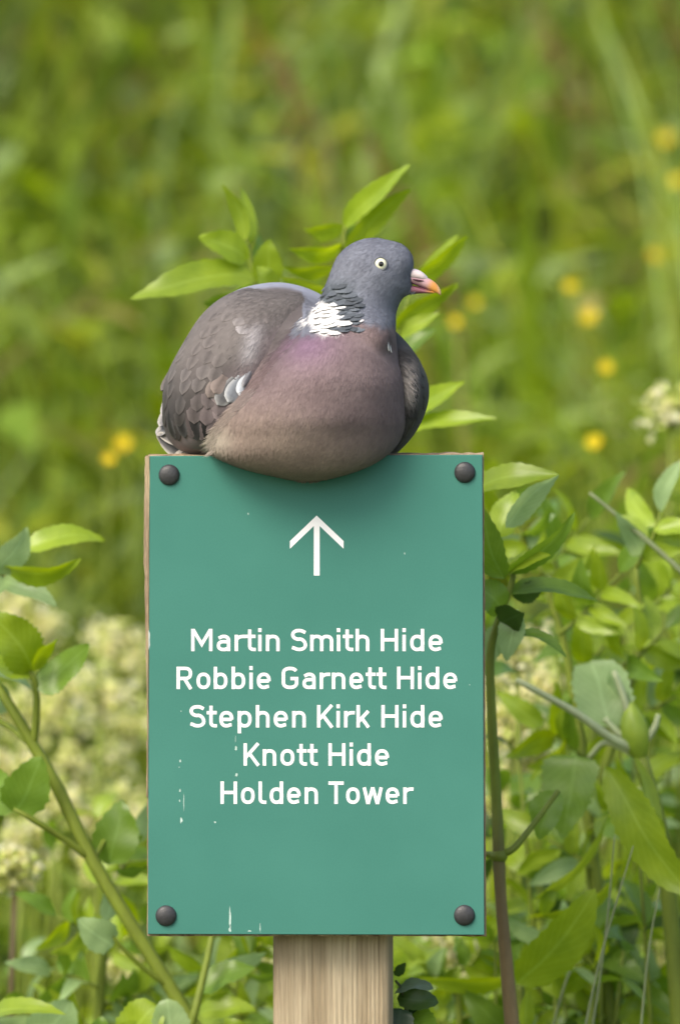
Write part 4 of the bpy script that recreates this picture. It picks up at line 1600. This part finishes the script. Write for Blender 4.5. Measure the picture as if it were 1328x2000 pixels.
# bud
pts = [P(1250, 1480, D), P(1243, 1455, D), P(1238, 1425, D), P(1234, 1398, D), P(1232, 1372, D)]
v, f = tube(pts, [0.0045, 0.0085, 0.0095, 0.007, 0.0015], 5, 14)
link('bud', mesh('bud', v, f, True, np.tile(np.array(BRIGHT), (len(v), 1)), origin=pl.o), pl.r, M_LEAF)
for pts, rr in [([P(1240, 1465, D), P(1190, 1440, D - .01), P(1120, 1390, D - .02), P(1008, 1328, D - .03)], [0.0036, 0.003, 0.0026, 0.0018]),
                ([P(1232, 1420, D), P(1220, 1370, D), P(1198, 1310, D)], [0.003, 0.0026, 0.0018]),
                ([P(1235, 1450, D), P(1205, 1430, D), P(1180, 1402, D)], [0.003, 0.0024, 0.0018]),
                ([P(1258, 1450, D), P(1278, 1420, D), P(1285, 1395, D)], [0.0026, 0.0022, 0.0016]),
                ([P(1250, 1480, D), P(1185, 1450, D + .02), P(1150, 1480, D + .03)], [0.0026, 0.0022, 0.0018])]:
    pl.stem(pts, rr, [PSI] * len(pts), name='leaf_stalk')
for a in [((1195, 1425), (1150, 1292), 112, PALE, D, D + .03, 15, 0.06, 0.12, 8, (0.3, 0.3)),
          ((1195, 1310), (1240, 1420), 60, PALE, D + .01, D + .01, 60, 0.06, 0.12, 8, (0.4, 0.4)),
          ((1130, 1476), (1100, 1640), 110, MID, D - .02, D - .03, 20, 0.1, 0.15, 12, (0.22, 0.8)),
          ((1178, 1500), (1350, 1745), 96, BRIGHT, D - .06, D - .10, 30, 0.05, 0.2, 14, (0.7, 0.7)),
          ((1285, 1640), (1240, 1480), 46, BRIGHT, D - .01, D - .01, 50, 0.02, 0.25, 10),
          ((1270, 1600), (1312, 1660), 60, BRIGHT, D - .01, D - .03, 50, 0.02, 0.25, 10)]:
    pl.leaf(*a)

# --- long upcurved leaves in the lower right
D = 0.28
pl = Plant('willowherb_plant', 'clump of long upcurved leaves low in the right-hand foliage', 'plant', foot(1040, D))
pl.stem([pl.o, P(1035, 2120, D), P(1020, 1990, D), P(1015, 1920, D)], [0.005, 0.004, 0.0032, 0.0028], [GST] * 4)
for a in [((1012, 1925), (1165, 1738), 92, BRIGHT, D - .03, D - .06, 10, 0.06, 0.15, 9, (0.6, 0.8)),
          ((1060, 1790), (1215, 1690), 40, BRIGHT, D, D, 50, 0.16, 0.3),
          ((1040, 1760), (1185, 1600), 34, LIME, D + .02, D + .02, 55, 0.10, 0.3),
          ((1055, 1785), (1080, 1720), 30, BRIGHT, D + .02, D + .02, 20, 0.10, 0.3),
          ((1000, 1905), (810, 1905), 46, BRIGHT, D + .05, D + .05, -45, 0.12, 0.3),
          ((1025, 2010), (1030, 1930), 30, LIME, D - .03, D - .04, 20, 0.02, 0.3),
          ((1010, 2020), (900, 1930), 60, MID, D + .05, D + .05, -25, 0.12, 0.3)]:
    pl.leaf(*a)

# --- ivy by the foot of the post
D = 0.075
pl = Plant('ivy_sprig', 'dark ivy sprig beside the wooden post', 'ivy', foot(790, D))
pl.stem([pl.o, P(792, 2080, D), P(795, 1990, D), P(785, 1935, D), P(772, 1915, D)], [0.002, 0.0018, 0.0014, 0.001, 0.0008], [BST, BST, (0.10, 0.12, 0.05), (0.10, 0.12, 0.05), (0.1, 0.12, 0.05)])
for a in [((772, 1938), (846, 1932), 44, (0.16, 0.22, 0.15), D, D - .01, -62, 0.16, 0.2, 6, (0.4, 0.6)),
          ((775, 1950), (856, 1960), 44, DARK, D, D, -20, 0.1, 0.2, 6, (0.4, 0.6)),
          ((785, 1970), (770, 2030), 64, (0.07, 0.12, 0.07), D - .005, D - .01, 10, 0.05, 0.1, 6, (0.4, 0.5)),
          ((800, 1985), (850, 2040), 74, MID, D + .01, D, 10, 0.05, 0.1, 6, (0.4, 0.5)),
          ((790, 1945), (835, 1985), 40, (0.02, 0.045, 0.012), D + .02, D + .01, 20, 0.05, 0.1, 6, (0.4, 0.5)),
          ((770, 1905), (792, 1880), 22, DARK, D, D, 30, 0.05, 0.1, 4)]:
    pl.leaf(*a)

# --- foliage along the foot of the left side
D = 0.24
pl = Plant('bramble_plant', 'low plant with toothed leaves at the foot of the leaning elder stem', 'plant', foot(300, D))
pl.stem([pl.o, P(330, 2200, D), P(360, 2060, D), P(385, 1960, D), P(410, 1850, D + .02), P(420, 1780, D + .03)], [0.004, 0.003, 0.0028, 0.0026, 0.0022, 0.0016], [GST] * 6)
for a in [((300, 2040), (235, 2000), 60, BRIGHT, D - .02, D - .03, 20, 0.05, 0.2),
          ((-30, 1990), (128, 1985), 52, BRIGHT, D, D - .04, -52, 0.14, 0.3),
          ((60, 2050), (140, 1955), 90, PALE, D + .02, D + .03, 15, 0.08, 0.1, 8, (0.4, 0.6)),
          ((240, 2040), (308, 1962), 90, BRIGHT, D - .02, D - .03, -15, 0.08, 0.15, 8, (0.35, 0.35)),
          ((330, 2060), (330, 1950), 74, PALE, D - .03, D - .03, 5, 0.08, 0.1, 9, (0.4, 0.5)),
          ((390, 1935), (500, 1890), 60, MID, D + .03, D + .03, -42, 0.12, 0.25),
          ((385, 1980), (500, 1975), 56, BRIGHT, D + .03, D + .02, -42, 0.12, 0.25),
          ((400, 1900), (520, 1860), 50, PALE, D + .06, D + .06, 30, 0.12, 0.25),
          ((480, 2050), (440, 1985), 46, BRIGHT, D, D, 20, 0.12, 0.25),
          ((180, 2060), (200, 1985), 70, MID, D, D, 20, 0.12, 0.25)]:
    pl.leaf(*a)

# --- elder sprays filling both sides
def spray(pl, a, b, d, n=3, ll=105, lw=38):
    a, b = np.array(a, float), np.array(b, float)
    ax = (b - a) / np.linalg.norm(b - a)
    pr = np.array([-ax[1], ax[0]])
    pl.stem([P(*a, d), P(*((a + b) / 2 + pr * 6), d), P(*b, d)], [0.0016, 0.0013, 0.001], [GST] * 3, 3, 6, 'leaf_stalk')
    c3 = [BRIGHT, LIME, BRIGHT, MID, BRIGHT, MID, PALE]
    pl.leaf(tuple(b), tuple(b + ax * ll * 1.1 + pr * rnd.uniform(-15, 15)), lw * 1.1, rnd.choice(c3), d, d - rnd.uniform(-.03, .05), rnd.uniform(-50, 50), 0.1, 0.3)
    for i in range(n):
        q = a + (b - a) * (0.25 + 0.7 * i / n)
        for sg in (-1, 1):
            dr = ax * rnd.uniform(0.35, 0.8) + pr * sg
            dr /= np.linalg.norm(dr)
            e = q + dr * ll * rnd.uniform(0.75, 1.1) + np.array([0, rnd.uniform(0, 18)])
            pl.leaf(tuple(q), tuple(e), lw * rnd.uniform(0.8, 1.2), rnd.choice(c3), d, d - rnd.uniform(-.04, .05), rnd.uniform(-60, 60), rnd.uniform(0.04, 0.16), 0.3)


D = 0.40
pl = Plant('elder_bush', 'bushy elder with many pointed leaflets filling the right-hand thicket', 'shrub', foot(1200, D))
pl.stem([pl.o, P(1190, 2000, D), P(1150, 1600, D), P(1110, 1300, D), P(1060, 1120, D)], [0.006, 0.005, 0.004, 0.003, 0.002], [GST] * 5)
pl.stem([P(1150, 1600, D), P(1210, 1400, D), P(1250, 1250, D), P(1240, 1100, D)], [0.0035, 0.003, 0.0024, 0.0016], [GST] * 4, name='branch')
for a, b in [((1055, 1120), (1150, 1010)), ((1090, 1240), (1210, 1120)), ((1200, 1310), (1300, 1230)), ((1110, 1330), (1180, 1260)), ((1240, 1110), (1290, 1000)), ((1060, 1130), (1000, 1010)), ((1140, 1480), (1060, 1420)), ((1220, 1400), (1320, 1360)),
             ((1150, 1620), (1240, 1540)), ((1155, 1700), (1070, 1640)), ((1180, 1830), (1290, 1740)), ((1180, 1900), (1080, 1840)), ((1100, 1200), (1080, 1080)), ((1185, 1960), (1290, 1900)), ((1245, 1200), (1330, 1130)), ((1185, 1990), (1060, 1960))]:
    spray(pl, a, b, D + rnd.uniform(-.06, .12))
D = 0.40
pl = Plant('elder_bush', 'short elder with pointed leaflets low behind the leaning stem on the left', 'shrub', foot(180, D))
pl.stem([pl.o, P(190, 2060, D), P(200, 1900, D), P(215, 1740, D)], [0.005, 0.004, 0.003, 0.002], [GST] * 4)
for a, b in [((205, 1840), (110, 1790)), ((212, 1750), (255, 1650)), ((195, 1930), (100, 1900)), ((198, 1960), (300, 1930)), ((200, 1880), (280, 1800)), ((195, 2010), (60, 1990))]:
    spray(pl, a, b, D + rnd.uniform(-.04, .1), 3, 85, 34)
pl = Plant('elder_bush', 'low elder leaflets showing under the sign beside the wooden post', 'shrub', foot(470, D))
pl.stem([pl.o, P(470, 2090, D), P(465, 1960, D), P(470, 1860, D)], [0.004, 0.003, 0.0024, 0.0016], [GST] * 4)
for a, b in [((468, 1950), (400, 1890)), ((468, 1900), (510, 1840)), ((466, 1990), (520, 1960))]:
    spray(pl, a, b, D, 3, 80, 34)
pl = Plant('elder_bush', 'low elder leaflets between the wooden post and the brown elder stem', 'shrub', foot(900, D))
pl.stem([pl.o, P(900, 2090, D), P(895, 1960, D), P(890, 1880, D)], [0.004, 0.003, 0.0024, 0.0016], [GST] * 4)
for a, b in [((895, 1950), (830, 1890)), ((895, 1900), (940, 1850)), ((896, 1990), (950, 1960)), ((896, 2010), (820, 1990))]:
    spray(pl, a, b, D, 3, 80, 34)

# --- thin grass stalks
for (pts, d, lab) in [([(1150, 2060), (1168, 1930), (1185, 1800), (1200, 1630)], 0.22, 'thin upright grass stalk standing nearest the elder stem right of the sign'),
                      ([(1135, 2060), (1165, 1900), (1195, 1790), (1236, 1652)], 0.20, 'thin slanting grass stalk crossing in front of the right-hand leaves'),
                      ([(1248, 2060), (1258, 1930), (1270, 1830), (1288, 1735)], 0.21, 'short straw-coloured grass stalk under the big drooping leaf'),
                      ([(1328 + 60, 1190), (1328, 1115), (1250, 1045), (1150, 962)], 0.32, 'pale arching grass stalk with bent tip above the right-hand foliage'),
                      ([(1070, 2060), (1100, 1930), (1135, 1850), (1160, 1760)], 0.30, 'short slender grass stalk among the upcurved leaves')]:
    fpx = pts[0][0]
    gp = foot(fpx, d)
    pg = Plant('grass_stalk', lab, 'grass', gp)
    base = [gp] if pts[0][1] > 1500 else [Vector((P(1500, 1800, d).x, gp.y, gp.z)), P(1440, 1300, d)]
    if pts[0][1] < 1500:
        pg.r.location = base[0]
        pg.o = base[0]
    ww = 0.0009 if pts[0][1] > 1500 else 0.0021
    allp = base + [P(a, b, d) for a, b in pts]
    pg.stem(allp, [ww * 1.3] * len(base) + [ww, ww * 0.9, ww * 0.8, ww * 0.5], [(0.22, 0.27, 0.13)] * len(allp), 5, 6)


# --- generic leafy herbs making the thicket
def gen_leaf_mesh(col, i):
    v, f, uv = leaf_geo((0, 0, 0), (0, 1, 0.0), 0.34 + 0.08 * i, (0, 0, 1), 0.08, 0.25, 10, 0.5, (0.55 + 0.1 * i, 0.9), 0.25 + 0.1 * i)
    me = mesh('leaf', v, f, True, np.tile(np.array(col), (len(v), 1)), uv)
    me.materials.append(M_LEAF)
    return me


LMS = [gen_leaf_mesh(c, i % 3) for i, c in enumerate([BRIGHT, MID, LIME, PALE, BRIGHT, MID, DARK, (0.13, 0.24, 0.05)])]


def herb(x, y, h, n_pairs, leaf_len, label, group, seed):
    r3 = random.Random(seed)
    z0 = float(ground_h(x, y)) - 0.01
    pl = Plant('leafy_herb', label, 'plant', (x, y, z0), group)
    lx, ly = r3.uniform(-0.06, 0.06), r3.uniform(-0.05, 0.05)
    cur = lambda t: Vector((x + lx * t * t, y + ly * t * t, z0 + h * t))
    pl.stem([cur(t) for t in (0, 0.35, 0.7, 1)], [0.0026, 0.0023, 0.0019, 0.001], [GST] * 4, 3, 6)
    az = r3.uniform(0, 3)
    for i in range(n_pairs):
        t = 0.25 + 0.75 * i / max(1, n_pairs - 1)
        p = cur(t)
        for s_ in (0, 1):
            a = az + s_ * math.pi + r3.uniform(-0.3, 0.3)
            L = leaf_len * (1.1 - 0.5 * max(0, t - 0.6) / 0.4) * r3.uniform(0.75, 1.2)
            ob = link('leaf', r3.choice(LMS), pl.r)
            elv = r3.uniform(-0.75, 0.5) + (0.7 if t > 0.9 else 0)
            ob.matrix_basis = Matrix.Translation(p - pl.o) @ Matrix.Rotation(a, 4, 'Z') @ Matrix.Rotation(elv, 4, 'X') @ Matrix.Rotation(r3.uniform(-1.0, 1.0), 4, 'Y') @ Matrix.Diagonal((L, L, L, 1))
        az += math.pi / 2 + r3.uniform(-0.2, 0.2)


hl = 'leafy green herb standing in the dense thicket right of the sign'
HG = 'leafy herbs in the thicket right of the sign'
i = 0
for (px, d, topr) in [(1060, .45, 1290), (1130, .5, 1240), (1200, .55, 1150), (1290, .48, 1180), (1090, .62, 1080), (1180, .7, 1060), (1260, .75, 1230), (1320, .62, 1130), (1150, .42, 1560),
                      (1220, .40, 1640), (1300, .42, 1720), (1100, .40, 1820), (1180, .36, 1850), (1260, .34, 1880), (1330, .36, 1560), (880, .40, 1880), (940, .5, 1860), (1050, .48, 1600), (1340, .5, 1330), (1000, .6, 1480), (830, .45, 1860), (1120, .8, 1400), (1010, .8, 1000), (1070, .95, 960), (1250, .36, 1500), (1310, .33, 1620), (1190, .5, 1380), (1100, .46, 1700), (1250, .95, 1020), (1330, .85, 1000), (960, .40, 1800), (1150, .32, 1930), (1290, .55, 1280), (1160, .58, 1300), (1240, .52, 1420), (1080, .7, 1180), (1310, .7, 1060), (1210, .85, 1000), (1120, .42, 1460), (1290, .38, 1800), (1060, .36, 1880), (1200, .45, 1740)]:
    p = P(px, topr, d)
    g0 = float(ground_h(p.x, p.y))
    herb(p.x, p.y, p.z - g0, 9, 0.062, hl, HG, 100 + i)
    i += 1
hl2 = 'leafy green herb standing in the thicket left of the sign'
HG2 = 'leafy herbs in the thicket left of the sign'
for (px, d, topr) in [(60, .55, 1780), (150, .6, 1860), (230, .65, 1560), (20, .7, 1620), (270, .5, 1900), (430, .45, 1900), (500, .5, 1860), (90, .45, 1930), (260, .8, 1330), (190, .42, 1940), (350, .6, 1850), (480, .38, 1950)]:
    p = P(px, topr, d)
    g0 = float(ground_h(p.x, p.y))
    herb(p.x, p.y, p.z - g0, 5, 0.046, hl2, HG2, 300 + i)
    i += 1


# --- meadowsweet: cream flower heads
def meadowsweet(px, row, d, size, label, group, seed, dens=200, stemcol=GST):
    r3 = random.Random(seed)
    c = P(px, row, d)
    ft = Vector((c.x + r3.uniform(-.03, .03), c.y, float(ground_h(c.x, c.y)) - 0.01))
    pl = Plant('meadowsweet', label, 'flower', ft, group)
    mid = (c + ft) / 2 + Vector((r3.uniform(-.02, .02), 0, 0))
    pl.stem([ft, mid, c - Vector((0, 0, size * 0.5))], [0.003, 0.0026, 0.002], [stemcol] * 3, 4, 6)
    ends = []
    for k in range(9):
        a = 2 * math.pi * k / 9 + r3.uniform(-.3, .3)
        rr = size * r3.uniform(0.3, 1.0)
        e = c + Vector((math.cos(a) * rr, math.sin(a) * rr * 0.6, size * r3.uniform(-0.4, 0.8)))
        ends.append(e)
        pl.stem([c - Vector((0, 0, size * 0.5)), (c + e) / 2 - Vector((0, 0, size * .1)), e], [0.0014, 0.0011, 0.0008], [GST] * 3, 2, 5, name='flower_stalk')
    vs, fs, cs = [], [], []
    for k in range(dens):
        e = ends[k % 9]
        g = Vector((r3.gauss(0, 1), r3.gauss(0, 1), r3.gauss(0, 1))) * size * 0.26
        p = e + g
        r_ = r3.uniform(0.0022, 0.0042)
        b0 = len(vs)
        n = Vector((r3.gauss(0, 1), r3.gauss(0, 1), r3.gauss(0, 1) + 0.8)).normalized()
        a = n.orthogonal().normalized()
        b = n.cross(a)
        vs.append(p - n * r_ * 0.6)
        for q in range(5):
            an = 2 * math.pi * q / 5
            vs.append(p + (a * math.cos(an) + b * math.sin(an)) * r_ + n * r_ * 0.25)
        for q in range(5):
            fs.append((b0, b0 + 1 + q, b0 + 1 + (q + 1) % 5))
        cc = np.array(r3.choice([(0.84, 0.80, 0.48), (0.78, 0.78, 0.36), (0.86, 0.82, 0.62), (0.60, 0.66, 0.24)])) * r3.uniform(0.85, 1.05)
        cs += [cc] * 6
    o_ = link('flower_head', mesh('flower_head', vs, fs, True, np.array(cs), origin=ft), pl.r, M_PETAL)
    o_['kind'] = 'stuff'


ML = 'cream meadowsweet flower head frothing among leaves left of the sign'
MGp = 'meadowsweet left of the sign'
for k, (px, row, d, sz) in enumerate([(130, 1360, 1.0, .026), (225, 1250, 1.15, .024), (250, 1430, 1.05, .026), (90, 1440, 1.1, .026), (180, 1510, 1.0, .028), (30, 1400, 1.0, .022), (110, 1580, .9, .022), (230, 1590, .95, .022),
                                      (40, 1200, 1.2, .018), (250, 1880, .6, .016), (20, 1520, .95, .022), (200, 1360, .95, .024), (265, 1320, 1.2, .022), (50, 1650, .8, .018), (190, 1700, .8, .016), (90, 1240, 1.2, .016)]):
    meadowsweet(px, row, d + 0.15, sz * 0.95, ML, MGp, 500 + k, 190)
meadowsweet(30, 1710, .55, .017, 'browning meadowsweet on a dark stem at the foot of the left thicket', None, 560, 260, (0.10, 0.075, 0.03))
meadowsweet(500, 1865, .5, .013, 'small cream meadowsweet head showing beside the wooden post under the sign', None, 561, 160)
ML2 = 'cream meadowsweet flower head behind the elder stem right of the sign'
for k, (px, row, d, sz) in enumerate([(1010, 1290, .6, .020), (1000, 1420, .62, .022), (1020, 1500, .66, .020), (985, 1360, .7, .02), (1050, 1360, .75, .018), (880, 1860, .55, .014), (960, 1560, .7, .018), (1300, 1880, .6, .013)]):
    meadowsweet(px, row, d, sz, ML2, 'meadowsweet right of the sign', 600 + k)
meadowsweet(1310, 810, .9, .022, 'loose yellowish flower spray rising at the edge of the meadow', None, 660, 150)


# --- buttercups on the bank
def buttercup(px, row, d, label, group, size=None):
    size = rnd.uniform(0.0055, 0.0085)
    c = P(px, row, d)
    ft = Vector((c.x + rnd.uniform(-.05, .05), c.y, float(ground_h(c.x, c.y)) - 0.01))
    pl = Plant('buttercup', label, 'flower', ft, group)
    pl.stem([ft, (c + ft) / 2 + Vector((rnd.uniform(-.03, .03), 0, 0)), c], [0.0016, 0.0014, 0.001], [GST] * 3, 4, 5)
    ax = Vector((rnd.uniform(-.5, .5), -0.9, 0.6)).normalized()
    a = ax.orthogonal().normalized()
    b = ax.cross(a)
    for k in range(5):
        an = 2 * math.pi * k / 5
        dr = a * math.cos(an) + b * math.sin(an)
        v, f, uv = leaf_geo(c, c + (dr * 0.9 + ax * 0.35) * size, size * 1.15, ax, -0.12, 0.15, 0, 0, (0.7, 0.35))
        link('petal', mesh('petal', v, f, True, np.tile(np.array([0.78, 0.64, 0.04]), (len(v), 1)), uv, origin=ft), pl.r, M_PETAL)
    v, f = tube([c, c + ax * size * 0.2, c + ax * size * 0.4], [size * 0.25, size * 0.3, size * 0.1], 2, 8)
    link('flower_centre', mesh('flower_centre', v, f, True, np.tile(np.array([0.75, 0.60, 0.03]), (len(v), 1)), origin=ft), pl.r, M_PETAL)


BL = 'yellow buttercup blurred in the open meadow, well beyond the beak of the pigeon'
for (px, row, d) in [(1113, 560, 1.9), (1150, 620, 2.1), (890, 630, 1.9), (925, 592, 2.2), (1182, 718, 1.7), (1160, 865, 1.45), (1322, 355, 2.3), (1300, 272, 2.7), (1275, 500, 2.4)]:
    if px < 1000:
        buttercup(px, row, d, 'yellow buttercup blurred close beside the beak of the pigeon', 'buttercups beside the beak')
    else:
        buttercup(px, row, d, BL, 'buttercups in the open meadow beyond the beak')
BL2 = 'yellow buttercup blurred in the meadow on the tail side of the pigeon'
for (px, row, d) in [(212, 897, 1.5), (242, 868, 1.9)]:
    buttercup(px, row, d, BL2, 'buttercups on the tail side of the pigeon')


# --- reddish sorrel spikes high on the bank
def sorrel(px, row, d, label, group):
    c = P(px, row, d)
    ft = Vector((c.x + 0.05, c.y, float(ground_h(c.x, c.y)) - 0.01))
    pl = Plant('sorrel_spike', label, 'plant', ft, group)
    low = c + Vector((0.05, 0, -0.13))
    pl.stem([ft, (low + ft) / 2, low, c], [0.0022, 0.002, 0.0018, 0.001], [(0.2, 0.14, 0.06)] * 4, 4, 5)
    vs, fs, cs = [], [], []
    for k in range(90):
        t = rnd.random()
        p = low.lerp(c, t) + Vector((rnd.gauss(0, .008), rnd.gauss(0, .008), rnd.gauss(0, .006))) * (1.3 - t)
        r_ = rnd.uniform(0.002, 0.005)
        b0 = len(vs)
        for q in range(4):
            vs.append(p + Vector((rnd.uniform(-1, 1), rnd.uniform(-1, 1), rnd.uniform(-1, 1))) * r_)
        fs += [(b0, b0 + 1, b0 + 2), (b0, b0 + 2, b0 + 3), (b0, b0 + 1, b0 + 3)]
        cs += [np.array((0.32, 0.15, 0.08)) * rnd.uniform(0.7, 1.3)] * 4
    o_ = link('seed_head', mesh('seed_head', vs, fs, True, np.array(cs), origin=ft), pl.r, M_PETAL)
    o_['kind'] = 'stuff'


for (px, row, d) in [(485, 30, 3.0), (545, 100, 2.8), (1040, 10, 3.2), (1290, -10, 3.0), (720, 270, 2.6), (790, 370, 2.3)]:
    sorrel(px, row, d, 'reddish sorrel seed spike blurred in the meadow high on the bank', 'sorrel spikes on the bank')
